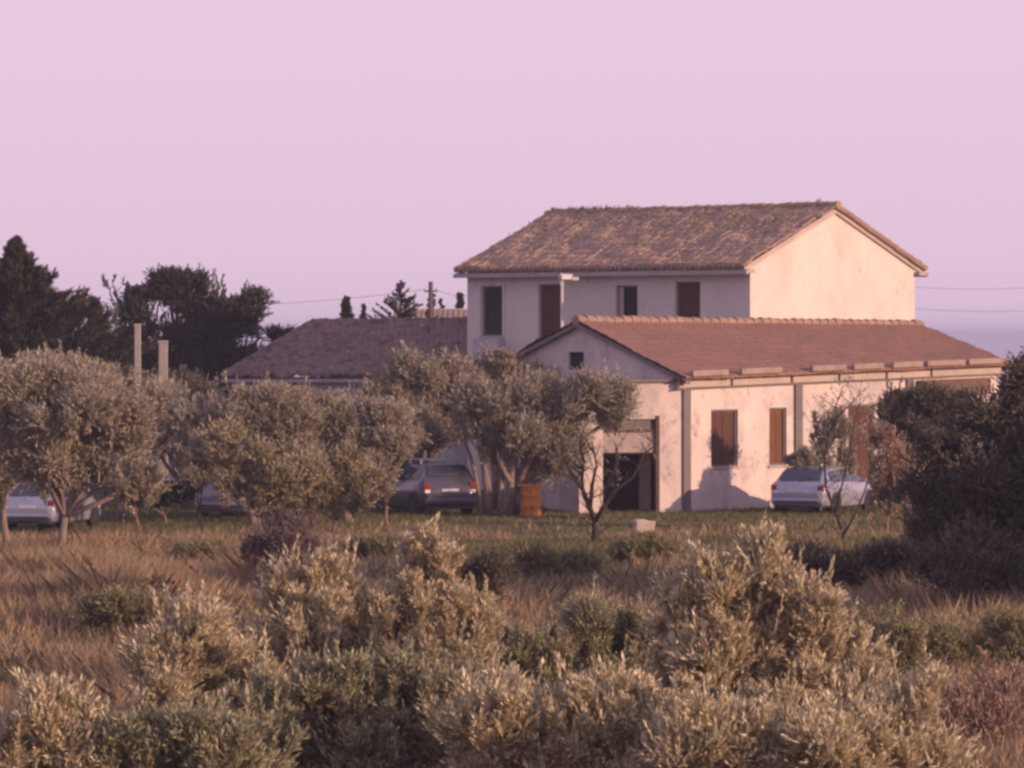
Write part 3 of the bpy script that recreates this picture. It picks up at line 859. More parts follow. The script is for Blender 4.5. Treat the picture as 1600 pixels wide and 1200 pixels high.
def utility_pole():
    Y = 160; b = G(673, Y); h = P(673, 440, Y).z - b.z
    root = empty('utility_pole', b, label='thin dark utility pole rising behind the outbuilding roof', cat='pole')
    MB().tube([(0, 0, -.3), (0, 0, h)], [.12, .085], 8).build('shaft', M['pole'], root, smooth=True)
    MB().box((0, 0, h - .35), (.5, .06, .06)).build('crossarm', M['pole'], root)
    for x in (-.2, .2):
        MB().tube([(x, 0, h - .32), (x, 0, h - .22)], .03, 6).build('insulator', M['whitemetal'], root)
utility_pole()

def wire(p0, p1, sag, label, r=.007):
    p0, p1 = Vector(p0), Vector(p1)
    pts = [p0.lerp(p1, t / 14) - Z * sag * (1 - (2 * t / 14 - 1) ** 2) for t in range(15)]
    mb = MB().tube(pts, r, 4); ob = mb.build('power_cable', M['wire'], origin=p0); ob.location = p0
    tag(ob, label, 'cable', 'overhead power cables')
T = P(673, 452, 160)
wire(T + Vector((-.2, 0, 0)), P(40, 462, 175), .5, 'thin overhead cable from the pole towards the pine on the left')
wire(P(1400, 447, 170), P(1760, 432, 190), .3, 'thin upper overhead cable in the sky right of the farmhouse gable')
wire(P(1400, 480, 170), P(1760, 470, 190), .3, 'thin lower overhead cable in the sky right of the farmhouse gable')
wire(T + Vector((.2, 0, 0)), P(735, 462, 150.5), .1, 'short overhead cable from the pole to the farmhouse')

def drum():
    Y = 126.5; b = G(829, Y)
    root = empty('oil_drum', b, label='upright orange metal drum beside the olive trunks', cat='drum')
    r, h = .30, .93
    MB().lathe([(0.001, 0), (r, 0), (r + .012, .02), (r, .04), (r, .3), (r + .012, .32), (r, .34), (r, .61), (r + .012, .63), (r, .65), (r, h - .03), (r + .012, h - .01), (r - .01, h)], (0, 0, 0), 24).build('barrel', M['drum'], root, smooth=True)
    MB().lathe([(r - .012, h - .02), (0.001, h - .02)], (0, 0, 0), 24).build('lid', M['drum'], root)
    MB().lathe([(.035, h - .02), (.035, h + .01), (.001, h + .01)], (.15, -.1, 0), 10).build('bung', M['plastic'], root)
drum()

def block():
    b = G(1006, 113)
    bm = bmesh.new(); bmesh.ops.create_cube(bm, size=1)
    bmesh.ops.subdivide_edges(bm, edges=bm.edges, cuts=4, use_grid_fill=True)
    for v in bm.verts:
        n = math.sin(v.co.x * 9 + v.co.z * 5) * .03 + math.sin(v.co.y * 11 + v.co.x * 4) * .03
        v.co = Vector((v.co.x * .52 + n * .5, v.co.y * .35, v.co.z * .34 + n * .6))
    me = bpy.data.meshes.new('stone_block'); bm.to_mesh(me); bm.free()
    ob = link('stone_block', me, M['stone']); ob.location = b + Z * .3; ob.rotation_euler = (0.05, .12, .25)
    m = ob.modifiers.new('bevel', 'BEVEL'); m.width = .03
    tag(ob, 'pale rough stone block lying in the grass before the garage', 'stone')
block()

# ------------------------------------------------------------------ cars
def make_car(px, Y, rz, label, paint, estate=False, rack=False, grp='cars parked round the farmhouse', scale=1.0, squat=1.0):
    b = G(px, Y); b.z = 0.0
    root = empty('parked_car', b, rz, label=label, cat='car', group=grp)
    root.scale = (scale, scale, scale * squat)
    p = M[paint]
    Lc = 4.3 if estate else 4.0
    H = 1.44
    # stations: y, z bottom, z belt, z roof, half width low, half width belt, half width roof
    st = [(0.00, .42, .62, .66, .66, .64, .60), (0.04, .30, .80, .84, .76, .76, .68), (0.12, .24, .93, .97, .82, .81, .70),
          (0.22, .22, .95, 1.06 if not estate else 1.10, .84, .82, .69), (0.50, .22, .95, 1.33, .85, .83, .63), (0.72, .20, .95, 1.40, .85, .835, .60),
          (1.3, .18, .94, 1.435, .86, .84, .61), (2.0, .18, .93, 1.44, .86, .84, .61), (Lc - 1.6, .18, .92, 1.39, .86, .84, .60),
          (Lc - 1.05, .19, .91, 1.05, .86, .83, .68), (Lc - .9, .20, .90, .955, .86, .82, .74), (Lc - .45, .22, .80, .84, .84, .78, .68),
          (Lc - .12, .26, .66, .70, .78, .72, .60), (Lc, .34, .54, .58, .64, .60, .5)]
    if estate:
        st[3] = (.20, .22, .96, 1.15, .84, .82, .70); st[4] = (.36, .22, .96, 1.36, .85, .83, .65); st[5] = (.52, .20, .96, 1.44, .85, .835, .63)
    rings = []
    for (y, zb, zt, zr, wl, wb, wr) in st:
        cab = zr - zt > .1
        hp = [(0, zb), (wl * .85, zb), (wl * .97, zb + .07), (wl, zb + (zt - zb) * .35), (wl * 1.0, zb + (zt - zb) * .65), (wb, zt - .03),
              (wb - (.02 if cab else .05), zt + .01), (wr + (.03 if cab else 0), zr - .05 if cab else zr - .015), (wr - .06, zr - .005), (0, zr + .02)]
        ring = [Vector((x, y, z)) for x, z in hp] + [Vector((-x, y, z)) for x, z in reversed(hp[1:-1])]
        rings.append(ring)
    mb = MB(); n = len(rings[0])
    for r in rings: mb.v += [tuple(q) for q in r]
    for i in range(len(rings) - 1):
        for k in range(n):
            a, c = i * n + k, i * n + (k + 1) % n
            mb.f.append((a, c, c + n, a + n))
    mb.f.append(tuple(range(n))); mb.f.append(tuple((len(rings) - 1) * n + k for k in reversed(range(n))))
    body = mb.build('body', p, root, smooth=True)
    m = body.modifiers.new('es', 'EDGE_SPLIT'); m.split_angle = math.radians(38)
    # side glass between consecutive cabin rings
    ci = 4 if estate else 4
    groups = [(ci, 6), (6, 7), (7, 9)]
    for sx in (1, -1):
        for (i0, i1) in groups:
            g = MB()
            a0 = rings[i0]; a1 = rings[i1]
            def pt(i, k, t):
                q = rings[i][6].lerp(rings[i][7], t); return Vector((sx * (abs(q.x) + .014), q.y, q.z))
            ins = .05
            lo, hi = [], []
            for i in range(i0, i1 + 1):
                top = .92 if rings[i][7].z - rings[i][6].z > .2 else .6
                lo.append(pt(i, 6, .08)); hi.append(pt(i, 6, top))
            lo[0].y += ins; hi[0].y += ins; lo[-1].y -= ins; hi[-1].y -= ins
            poly = lo + hi[::-1]
            if sx < 0: poly = poly[::-1]
            g.poly(poly); g.build('side_window', M['carglass'], root)
    # rear glass: over the rising stations
    def band(i0, i1, name, k0=.06, k1=.06, w=.9):
        g = MB(); L_, R_ = [], []
        for i in range(i0, i1 + 1):
            q = rings[i][8]; z = rings[i][9].z
            L_.append(Vector((-q.x * w, q.y, z))); R_.append(Vector((q.x * w, q.y, z)))
        off = Vector((0, -.018, .016)) if i0 < 7 else Vector((0, .018, .016))
        def shrink(lst):
            a = lst[0].lerp(lst[1], k0); b_ = lst[-1].lerp(lst[-2], k1); return [a] + lst[1:-1] + [b_]
        L_, R_ = shrink(L_), shrink(R_)
        for i in range(len(L_) - 1):
            c = Vector((0, (L_[i].y + R_[i].y) / 2, L_[i].z))
            g.poly([L_[i] + off, R_[i] + off, R_[i + 1] + off, L_[i + 1] + off])
        g.build(name, M['carglass'], root)
    band(2, 5, 'rear_window', .55, .25, .98)
    band(8, 10, 'windscreen', .12, .3, .98)
    # bumpers, lamps, plates
    MB().box((0, .03, .42), (1.56, .14, .17)).build('bumper', p, root, bevel=.04)
    MB().box((0, -.045, .40), (1.3, .012, .05)).build('bumper_strip', M['plastic'], root)
    MB().box((0, Lc - .03, .40), (1.5, .14, .17)).build('bumper', p, root, bevel=.04)
    MB().box((0, .028 if not estate else .03, .70), (.52, .05, .12)).build('number_plate', M['plate'], root)
    for sx in (1, -1):
        t = MB().box((sx * .70, .075, .80), (.18, .12, .30 if estate else .22), 0).build('tail_lamp', M['redlamp'], root, bevel=.02)
        MB().box((sx * .70, .008, .70), (.15, .02, .09)).build('reversing_lamp', M['clearlamp'], t)
        MB().box((sx * .60, Lc - .10, .62), (.30, .14, .14), 0).build('headlight', M['clearlamp'], root, bevel=.02)
        MB().box((sx * .92, Lc - 1.35, .98), (.14, .08, .11)).build('wing_mirror', p, root, bevel=.02)
        for wy in (.78, Lc - .82):
            wh = MB(); r = .31
            prof = [(r * .55, -.095), (r * .95, -.095), (r, -.06), (r, .06), (r * .95, .095), (r * .55, .095)]
            nseg = 22; base = len(wh.v)
            for rr, zz in prof:
                for k in range(nseg):
                    a = 2 * math.pi * k / nseg; wh.v.append((sx * .785 + zz, wy + rr * math.cos(a), r + rr * math.sin(a)))
            for i in range(len(prof) - 1):
                for k in range(nseg):
                    a, c = base + i * nseg + k, base + i * nseg + (k + 1) % nseg; wh.f.append((a, c, c + nseg, a + nseg))
            tyre = wh.build('wheel', M['tyre'], root)
            rm = MB(); xo = sx * (.785 + .06)
            rm.tube([(xo - .02 * sx, wy, r), (xo + .02 * sx, wy, r)], r * .56, 14); rm.build('rim', M['rim'], tyre)
            # dark arch behind the wheel
            ar = MB(); ar.tube([(sx * .80, wy, r + .02), (sx * .868, wy, r + .02)], r * 1.17, 18); ar.build('wheel_arch', M['plastic'], root)
    MB().box((0, .12, .26), (1.3, .1, .1)).build('exhaust_valance', M['plastic'], root)
    wip = MB().tube([(.0, .13, 1.0), (.3, .22, 1.12)], .012, 4); wip.build('rear_wiper', M['plastic'], root)
    if rack:
        rk = MB()
        for y in (.9, 1.75):
            rk.box((0, y, 1.53), (1.26, .06, .04))
            for sx in (1, -1): rk.box((sx * .56, y, 1.47), (.06, .08, .12))
        for sx, y in ((.1, .9), (-.42, .9), (-.54, 1.75), (.5, 1.75)):
            rk.box((sx, y, 1.66), (.06, .06, .26))
        rk.build('roof_rack', M['whitemetal'], root, bevel=.01)
    return root

# lateral axis x is +right when rz = 0; the rear faces the camera
make_car(1245, 127.8, math.radians(-27), 'silver hatchback seen from behind against the sunlit wing wall', 'silver', scale=1.06, squat=.92)
make_car(42, 117.6, math.radians(-15), 'pale silver hatchback half under the leftmost olive tree', 'silver', scale=.95, squat=.95)
make_car(704, 126.6, math.radians(22), 'dark estate car with white roof rack and a number plate beside the olive trunks', 'darkpaint', estate=True, rack=True, scale=1.02, squat=1.05)
make_car(346, 124.6, math.radians(-12), 'pale lilac car mostly hidden behind the shrub in the left middle', 'paleblue')

# ------------------------------------------------------------------ trees
OG = 'olive trees round the farmhouse'
FG = 'olive trees in the foreground'
near = dict(cat='tree', group=FG, leafmat='olive_near', per=13, slen=.26, leaf=(.078, .0185), trunk_r=.09, up=.95, thr=.08, nscale=2.6,
            shell=.3, twigs=260, twig_r=.007, spread=.5, leaders=50, leader_len=.4, fill=.14, plumes=170, pl_s=46, pl_per=9, pl_sh=.25, loose=1.4, ptall=.38)
def near_tree(pl, px, Y, label, n, **k):
    kw = dict(near); kw.update(k); return tree('olive_tree', pl, px, Y, label=label, n=int(n * 1.25), **kw)
near_tree([(662, 880, 40, 56), (690, 940, 50, 50), (630, 950, 60, 60), (500, 920, 60, 46), (455, 950, 50, 50), (560, 985, 120, 60), (470, 1020, 100, 70), (680, 1020, 90, 60), (740, 985, 40, 40), (590, 1070, 150, 60)], 580, 50,
          'tall foreground olive with a bright upright tip left of the centre', 12000, seed=2, plumes=290)
near_tree([(1205, 895, 46, 52), (1130, 930, 60, 46), (1085, 960, 40, 44), (1245, 955, 60, 50), (1180, 1000, 120, 70), (1290, 1045, 80, 60), (1100, 1060, 100, 80), (1230, 1120, 150, 80), (1350, 1110, 60, 50)], 1190, 47,
          'largest foreground olive with pale sunlit shoots right of the centre', 14000, seed=3, plumes=330, leaf=(.084, .021))
near_tree([(285, 985, 46, 34), (325, 1030, 60, 44), (255, 1050, 46, 40), (300, 1100, 90, 60), (390, 1090, 80, 60)], 300, 49,
          'foreground olive with a rounded top at the left, below the tall dry grass', 8500, seed=4)
near_tree([(80, 1125, 40, 36), (30, 1165, 50, 40), (130, 1185, 60, 40), (60, 1210, 90, 40)], 70, 42, 'low foreground olive in the bottom left corner', 5200, seed=5, leaf=(.088, .024))
near_tree([(850, 1020, 60, 46), (930, 990, 60, 40), (790, 1050, 60, 50), (960, 1050, 80, 60), (870, 1090, 150, 70), (1020, 1000, 40, 36)], 880, 51,
          'foreground olive filling the gap between the two tallest foreground olives', 9500, seed=6, leafmat='olive_green', leaf=(.07, .016), plumes=200, fill=.08)
near_tree([(440, 1130, 100, 66), (560, 1110, 100, 70), (690, 1110, 110, 70), (560, 1190, 180, 50)], 580, 45,
          'foreground olive at the bottom edge under the tall left one', 8500, seed=7, leaf=(.072, .017), plumes=230, loose=1.6, fill=.1, leafmat='olive_green')
near_tree([(800, 1150, 110, 60), (930, 1130, 110, 66), (1050, 1150, 90, 56), (920, 1200, 160, 40)], 930, 43, 'low foreground olive at the bottom edge near the centre', 7500, seed=8, loose=1.6, fill=.1, plumes=210, leaf=(.082, .021))
near_tree([(1450, 1075, 18, 36), (1425, 1125, 50, 50), (1370, 1165, 80, 50), (1460, 1185, 60, 40), (1400, 1215, 120, 40)], 1420, 43,
          'foreground olive with a thin bright spike at the lower right', 5400, seed=9, plumes=110)
near_tree([(200, 1180, 60, 36), (270, 1200, 100, 46), (370, 1180, 90, 50)], 270, 42, 'low foreground olive at the bottom edge left of the middle', 5200, seed=10, leafmat='olive_green', loose=1.6, fill=.1)
near_tree([(1150, 1180, 110, 46), (1280, 1180, 110, 46)], 1210, 42, 'low foreground olive at the bottom edge right of the middle', 4600, seed=12, leaf=(.075, .02))

# right-hand scrub behind the foreground olives
sg = dict(cat='shrub', group='green shrubs at the lower right', leafmat='scrub', per=9, slen=.30, leaf=(.075, .018), trunk_r=.05, up=1.0, thr=-.2, fill=.5, plumes=70, pl_s=36, pl_per=8, pl_sh=.26,
          nscale=2.6, shell=.35, twigs=100, twig_r=.008, bark='bark_twig', crown='foliage')
def shrub(pl, px, Y, label, n, name='shrub', **k):
    kw = dict(sg); kw.update(k); return tree(name, pl, px, Y, label=label, n=n, **kw)
shrub([(1395, 1000, 75, 45), (1340, 1060, 80, 70), (1420, 1080, 90, 80)], 1390, 68, 'green shrub between the largest foreground olive and the dark shade', 5200, seed=21)
shrub([(1500, 1010, 60, 40), (1490, 1080, 90, 80)], 1495, 66, 'green shrub with an even top before the dark tree', 4600, seed=22)
shrub([(1585, 1020, 60, 42), (1580, 1100, 80, 90)], 1585, 64, 'green shrub at the right edge of the picture', 4600, seed=23)
shrub([(1540, 1130, 90, 80), (1600, 1170, 80, 60), (1500, 1190, 80, 50), (1580, 1210, 110, 50)], 1555, 52, 'shrub of reddish bare stems in the bottom right corner', 4200, seed=24, leafmat='dryshrub', twigs=900, twig_r=.007, per=6)
shrub([(1402, 1030, 36, 45)], 1402, 58, 'small rounded grey green bush above the bright olive spike', 1500, seed=25, thr=-.6)

# middle distance
mid = dict(cat='tree', group=OG, leafmat='olive_mid', per=10, slen=.42, leaf=(.125, .034), trunk_r=.15, up=.75, thr=-.1, nscale=1.9, shell=.15, loose=1.3, ptall=.22,
           twigs=160, twig_r=.014, spread=.7, leaders=40, leader_len=.6, fill=.5, plumes=110, pl_s=44, pl_per=8, pl_sh=.42)
def mid_tree(pl, px, Y, label, n, **k):
    kw = dict(mid); kw.update(k); return tree('olive_tree', pl, px, Y, label=label, n=n, **kw)
mid_tree([(60, 612, 60, 34), (130, 628, 66, 40), (185, 650, 40, 34), (40, 670, 70, 44), (120, 680, 80, 44), (205, 700, 44, 40), (70, 728, 80, 34), (165, 735, 66, 34), (215, 750, 34, 26), (125, 755, 60, 14), (55, 745, 50, 16), (195, 768, 40, 16), (100, 650, 110, 60)], 92, 104,
         'wide olive whose dark trunk stands right of the leftmost car', 17000, seed=31, trunk_r=.10, split=.35)
mid_tree([(-20, 620, 70, 45), (20, 600, 40, 30), (15, 680, 70, 50), (-40, 710, 70, 50), (10, 735, 60, 30), (10, 750, 40, 12)], 14, 108, 'olive cut off by the left edge with a forked trunk', 6500, seed=32, trunk_r=.10, split=.35)
mid_tree([(190, 650, 50, 34), (150, 600, 50, 28), (225, 680, 36, 30), (90, 590, 50, 22), (235, 632, 30, 22)], 190, 124, 'olive behind the left car, under the concrete posts', 4600, seed=33)
mid_tree([(330, 640, 46, 28), (390, 635, 50, 22), (450, 640, 40, 26), (370, 665, 60, 34), (300, 690, 34, 40), (450, 665, 50, 34), (400, 705, 70, 30), (290, 700, 30, 30), (480, 720, 50, 30)], 400, 121, 'olive before the outbuilding at the left of its row', 7800, seed=34)
mid_tree([(510, 650, 34, 22), (590, 668, 50, 28), (500, 675, 50, 30), (550, 700, 60, 26), (620, 690, 36, 24), (480, 640, 30, 24)], 545, 122, 'olive before the outbuilding, left of the estate car', 6800, seed=35)
mid_tree([(630, 585, 26, 28), (670, 605, 46, 34), (640, 645, 56, 36), (715, 610, 34, 26), (690, 665, 60, 34), (605, 620, 36, 26), (650, 690, 60, 24)], 655, 131, 'olive with a tall leafy top behind the estate car', 6200, seed=36)
mid_tree([(250, 640, 40, 26), (285, 660, 44, 34), (240, 690, 24, 30), (310, 715, 40, 30)], 282, 132, 'narrow olive in the gap before the whitewashed shed', 3600, seed=131, plumes=60)
mid_tree([(470, 690, 50, 36), (430, 720, 50, 34), (490, 735, 50, 30)], 462, 127, 'olive behind the yellowish shrubs at the middle of its row', 4200, seed=132, plumes=70)
mid_tree([(600, 700, 36, 34), (575, 735, 34, 26), (640, 680, 40, 26)], 590, 130, 'olive just behind the front of the estate car', 3600, seed=133, plumes=60)
for px_, Y_, pl_, lab in ((215, 118, [(205, 735, 26, 36), (225, 765, 24, 24), (190, 770, 24, 20)], 'grey olive shrub between the leftmost car and the whitewashed shed'),
                         (318, 116, [(322, 715, 26, 30), (308, 745, 20, 20)], 'grey olive shrub before the doorway of the whitewashed shed'),
                         (605, 121, [(598, 735, 26, 24), (580, 770, 26, 20), (615, 700, 30, 20)], 'grey olive shrub overhanging the front of the estate car')):
    shrub(pl_, px_, Y_, lab, 1800, seed=px_, leafmat='olive_mid', group='shrubs in the left middle', leaf=(.11, .032), slen=.34, pl_sh=.36)
def multi_trunk(mb, o):
    for px, r, lean in ((764, .13, -.35), (782, .10, .1), (797, .17, .2), (812, .09, .5), (752, .07, -.6)):
        x = (px - 800) / FPX * o.y - o.x
        mb.tube([(x, random.uniform(-.15, .1), -.1), (x + lean * .12, 0, .7), (x + lean * .4, .05, 1.5), (x + lean * .9, .1, 2.4)], [r * 1.35, r, r * .85, r * .5], 7)
mid_tree([(765, 640, 60, 36), (830, 625, 60, 30), (890, 640, 50, 36), (770, 685, 60, 34), (845, 690, 60, 36), (935, 618, 44, 28), (962, 648, 26, 28), (885, 700, 36, 30), (870, 740, 36, 20)], 788, 127,
         'broad old olive with several bare trunks between the estate car and the orange drum', 11500, seed=37, trunk_r=.2, split=.3, extra=multi_trunk, leafmat='olive_mid')
mid_tree([(770, 590, 45, 26), (820, 600, 45, 24), (720, 610, 40, 30)], 770, 133.5, 'olive top showing above the broad old olive, against the shaded gable', 2800, seed=38)
# warm, lighter shrubs before the left cars
shrub([(365, 692, 36, 18), (345, 720, 26, 16), (410, 725, 36, 20), (376, 752, 34, 22), (400, 782, 40, 20), (350, 770, 18, 10), (440, 760, 50, 26), (480, 735, 30, 20)], 410, 113, 'yellowish wild olive shrub hiding the pale lilac car', 3400, name='shrub', seed=41, leafmat='olive_warm',
      group='shrubs in the left middle', leaf=(.12, .036), slen=.36)
shrub([(510, 765, 46, 22), (560, 750, 26, 22), (540, 720, 26, 16), (470, 788, 50, 16), (550, 790, 36, 16)], 520, 114, 'yellowish wild olive shrub left of the estate car', 2300, seed=42, leafmat='olive_warm', group='shrubs in the left middle', leaf=(.12, .036), slen=.36)
shrub([(275, 772, 30, 12), (225, 782, 30, 10), (250, 780, 26, 12)], 262, 122, 'low bright green bush at the foot of the whitewashed shed', 1500, seed=43, leafmat='greenbush', group='shrubs in the left middle', leaf=(.11, .05))
shrub([(450, 845, 55, 32), (405, 865, 36, 26), (490, 875, 50, 34)], 448, 78, 'dark purple brown twiggy bush above the tall foreground olive', 1700, seed=44, leafmat='purplebush', group='shrubs in the left middle', per=6, twigs=700, leaf=(.08, .014))
shrub([(740, 920, 45, 35), (715, 950, 36, 30)], 735, 66, 'dark green bush right of the tall foreground olive', 1700, seed=45, leafmat='olive_dark', group='shrubs in the left middle')

for px_, Y_, w_, t_, lab in ((120, 88, 60, 905, 'low dull green scrub in the dry grass below the left olive trunk'), (330, 96, 50, 868, 'low dull green scrub in the dry grass left of the twiggy bush'),
                          (860, 92, 60, 885, 'low olive green scrub in the field below the bare forked tree, on its left'), (1010, 100, 46, 862, 'low olive green scrub in the field just below the pale stone block'),
                          (600, 98, 50, 862, 'low olive green scrub in the field below the estate car'), (200, 76, 60, 955, 'low dull green scrub at the far left, above the rounded foreground olive')):
    shrub([(px_, t_, w_, 20), (px_ + w_ * .7, t_ + 8, w_ * .7, 16), (px_ - w_ * .7, t_ + 8, w_ * .6, 14)], px_, Y_, lab, 1300, name='scrub', seed=int(px_), leafmat='scrub',
          group='low scrub in the field', leaf=(.09, .022), slen=.3, twigs=60)

# bare little trees
def bare_tree(px, Y, spans, label, r0, leafy=None, n=0, lm='olive_mid'):
    o = G(px, Y); root = empty('small_tree', o, label=label, cat='tree', group='small sparse trees before the wing')
    mb = MB()
    def pp(q, dy=0): 
        v = P(q[0], q[1], Y + dy) - o; return v
    ends = []
    for k, chain in enumerate(spans):
        pts = [pp(q, (i * .12) * (-1) ** k) for i, q in enumerate(chain)]
        n_ = len(pts); r = r0 * (1 if k == 0 else .62)
        if k == 0: pts[0].z -= .1
        mb.tube(pts, [r * (1 - .75 * i / (n_ - 1)) for i in range(n_)], 6)
        for i in range(1, n_):
            for _ in range(5):
                a = pts[i - 1].lerp(pts[i], random.random())
                d = Vector((random.uniform(-1, 1), random.uniform(-.7, .7), random.uniform(.2, 1.2))).normalized() * random.uniform(.25, .75)
                m_ = a + d * .5 + Vector((random.uniform(-.06, .06), 0, .03))
                mb.tube([a, m_, a + d], [r * .22, r * .15, r * .06], 4)
                ends.append(tuple(a + d)); ends.append(tuple(m_))
                d2 = (d + Vector((random.uniform(-.3, .3), random.uniform(-.3, .3), .1))) * .5
                mb.tube([m_, m_ + d2], [r * .12, r * .05], 3); ends.append(tuple(m_ + d2))
    mb.build('trunk', M['bark_dark'], root, smooth=True)
    if n:
        E = np.array(ends); E = E[rng.integers(0, len(E), n)] + rng.normal(size=(n, 3)) * .12
        V, F = shoots(E, np.array([0, 0, .6]) + rng.normal(size=E.shape) * .6, .2, 6, .09, .028, .8)
        np_mesh('crown', V, F, M[lm], root)
    return root
bare_tree(931, 110, [[(931, 850), (930, 815), (922, 795), (908, 760), (912, 720), (905, 690)], [(930, 815), (945, 790), (962, 765), (990, 745), (1005, 712), (1030, 690)],
                     [(922, 795), (925, 760), (932, 725), (925, 690)], [(945, 790), (950, 755), (965, 725), (962, 700)], [(908, 760), (890, 735), (880, 712)]],
          'small bare forked tree before the open garage', .10, n=60)
bare_tree(1318, 108, [[(1318, 862), (1318, 835), (1305, 800), (1290, 760), (1288, 715), (1300, 660), (1310, 620)], [(1318, 835), (1338, 800), (1350, 770), (1362, 730), (1352, 690)],
                      [(1288, 715), (1275, 680), (1270, 650)], [(1305, 800), (1315, 760), (1325, 720), (1335, 660), (1345, 620)], [(1300, 660), (1320, 640), (1350, 610)]],
          'small sparse olive sapling growing before the silver hatchback', .05, n=190)

# right side
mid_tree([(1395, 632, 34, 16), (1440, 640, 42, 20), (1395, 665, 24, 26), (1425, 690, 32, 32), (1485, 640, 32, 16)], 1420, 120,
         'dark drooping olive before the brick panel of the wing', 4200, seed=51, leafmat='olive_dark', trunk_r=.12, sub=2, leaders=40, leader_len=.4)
shrub([(1388, 725, 22, 44), (1375, 765, 22, 26), (1402, 770, 20, 26)], 1386, 116, 'rust coloured dry creeper shrub right of the silver hatchback', 1500, seed=52, leafmat='dryshrub', group='shrubs before the wing', leaf=(.12, .03), slen=.3)
shrub([(1290, 680, 30, 36), (1262, 722, 34, 16), (1320, 725, 26, 22)], 1290, 129.6, 'grey green shrub behind the silver hatchback', 800, seed=53, leafmat='olive_mid', group='shrubs before the wing', leaf=(.11, .03), thr=.05)
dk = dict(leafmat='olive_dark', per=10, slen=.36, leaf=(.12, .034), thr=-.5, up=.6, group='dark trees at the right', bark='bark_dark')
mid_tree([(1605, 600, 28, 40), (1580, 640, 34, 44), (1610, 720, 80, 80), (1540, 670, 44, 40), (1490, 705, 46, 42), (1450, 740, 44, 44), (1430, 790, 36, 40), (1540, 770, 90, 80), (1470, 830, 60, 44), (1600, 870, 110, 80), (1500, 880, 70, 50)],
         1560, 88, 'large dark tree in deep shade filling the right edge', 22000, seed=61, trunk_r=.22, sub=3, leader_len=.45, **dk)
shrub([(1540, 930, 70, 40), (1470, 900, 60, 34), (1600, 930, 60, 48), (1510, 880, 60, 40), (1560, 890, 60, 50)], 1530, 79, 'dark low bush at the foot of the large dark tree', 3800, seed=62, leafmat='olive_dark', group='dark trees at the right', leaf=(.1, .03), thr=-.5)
shrub([(1250, 890, 36, 18), (1320, 900, 50, 22), (1390, 885, 45, 24), (1430, 915, 40, 24)], 1340, 84, 'dark foliage added as ground shadow left of the large dark tree', 3000, seed=63, leafmat='olive_dark', group='dark trees at the right', leaf=(.1, .028), thr=-.4)  # low dark leaves added to stand for shadow on the grass

# trees outside the picture on the right: their shade falls on the dark corner
for k, (x, y, h) in enumerate(((15.8, 80.5, 5.2), (19.5, 84, 5.6), (14.5, 75, 4.6))):
    pxx = x / y * FPX + 800
    z = lambda f: 523 + (CAM_Z - h * f) / y * FPX
    rr = 2.3 / y * FPX
    mid_tree([(pxx, z(.75), rr, rr * .75), (pxx - rr * .6, z(.5), rr * .8, rr * .7), (pxx + rr * .6, z(.5), rr * .8, rr * .7)], pxx, y,
             ('tall carob tree just outside the right edge', 'tall carob tree outside the right edge, farther back', 'tall carob tree outside the right edge, nearest the slope')[k],
             5200, seed=70 + k, leaf=(.2, .1), leafmat='olive_dark', thr=-.7, per=8, slen=.4, group='trees beyond the right edge')

# conifers
def conifer(px, Y, top, halfw, bottom, label, n_br=70, rise=.6, leaf=(.2, .036), per=9, nsh=12, grp='dark conifers behind the olives', name='conifer', sl=.3, lean=0.0, dense=1.0, seed=0):
    o = G(px, Y); h = P(px, top, Y).z - o.z - .25; R = halfw / FPX * Y; zb = max(.3, P(px, bottom, Y).z - o.z)
    root = empty(name, o, label=label, cat='tree', group=grp)
    r = np.random.default_rng(seed + 100)
    mb = MB(); r0 = .03 + h * .018
    mb.tube([(0, 0, -.2), (lean * h * .5, 0, h * .5), (lean * h, 0, h * .985)], [r0, r0 * .6, .02], 7)
    bp, bd, sls = [], [], []
    for k in range(n_br):
        t = (k + r.random()) / n_br
        z = zb * .6 + (h - zb * .6) * t
        ln = R * (1 - t) ** 1.15 * (r.uniform(.5, .85) if r.random() < .55 else r.uniform(.85, 1.15)) + .08
        a = r.uniform(0, 6.283)
        d = np.array([math.cos(a), math.sin(a), rise * r.uniform(.6, 1.4) + rise * t]); d /= np.linalg.norm(d)
        s = np.array([lean * z, 0, z])
        mid_ = s + d * ln * .5 - np.array([0, 0, .08 * ln]); e = s + d * ln
        mb.tube([tuple(s), tuple(mid_), tuple(e)], [r0 * .35 * (1 - t * .6), r0 * .2, .01], 4, cap=False)
        m = int(nsh * (0.5 + ln) * dense) + 3
        tt = r.uniform(.12, 1.02, m)
        pp = s + (e - s) * tt[:, None] + r.normal(size=(m, 3)) * (.07 * ln * (1.1 - tt))[:, None]
        sls.append(sl * (.35 + .8 * (1 - t)) * np.ones(m)); bp.append(pp); bd.append(np.tile(d, (m, 1)) + r.normal(size=(m, 3)) * .28 + np.array([0, 0, .2]))
    bp, bd = np.concatenate(bp), np.concatenate(bd)
    V, F = shoots(bp, bd, np.concatenate(sls), per, leaf[0], leaf[1], .42)
    np_mesh('crown', V, F, M['pine'], root)
    mb.build('trunk', M['bark_dark'], root, smooth=True)
conifer(24, 150, 370, 235, 640, 'largest dark conifer, at the left edge, with upswept ragged branches', n_br=380, rise=.75, nsh=24, seed=1, dense=1.5)
conifer(-60, 158, 420, 190, 640, 'dark conifer cut by the left edge behind the largest one', n_br=230, rise=.7, nsh=22, seed=2)
conifer(148, 156, 462, 46, 640, 'small pointed conifer between the largest one and the spreading pine', n_br=120, rise=.6, nsh=24, seed=3)
conifer(180, 160, 540, 60, 660, 'short bushy conifer below the spreading pine, on its left', n_br=80, rise=.6, nsh=18, seed=13)
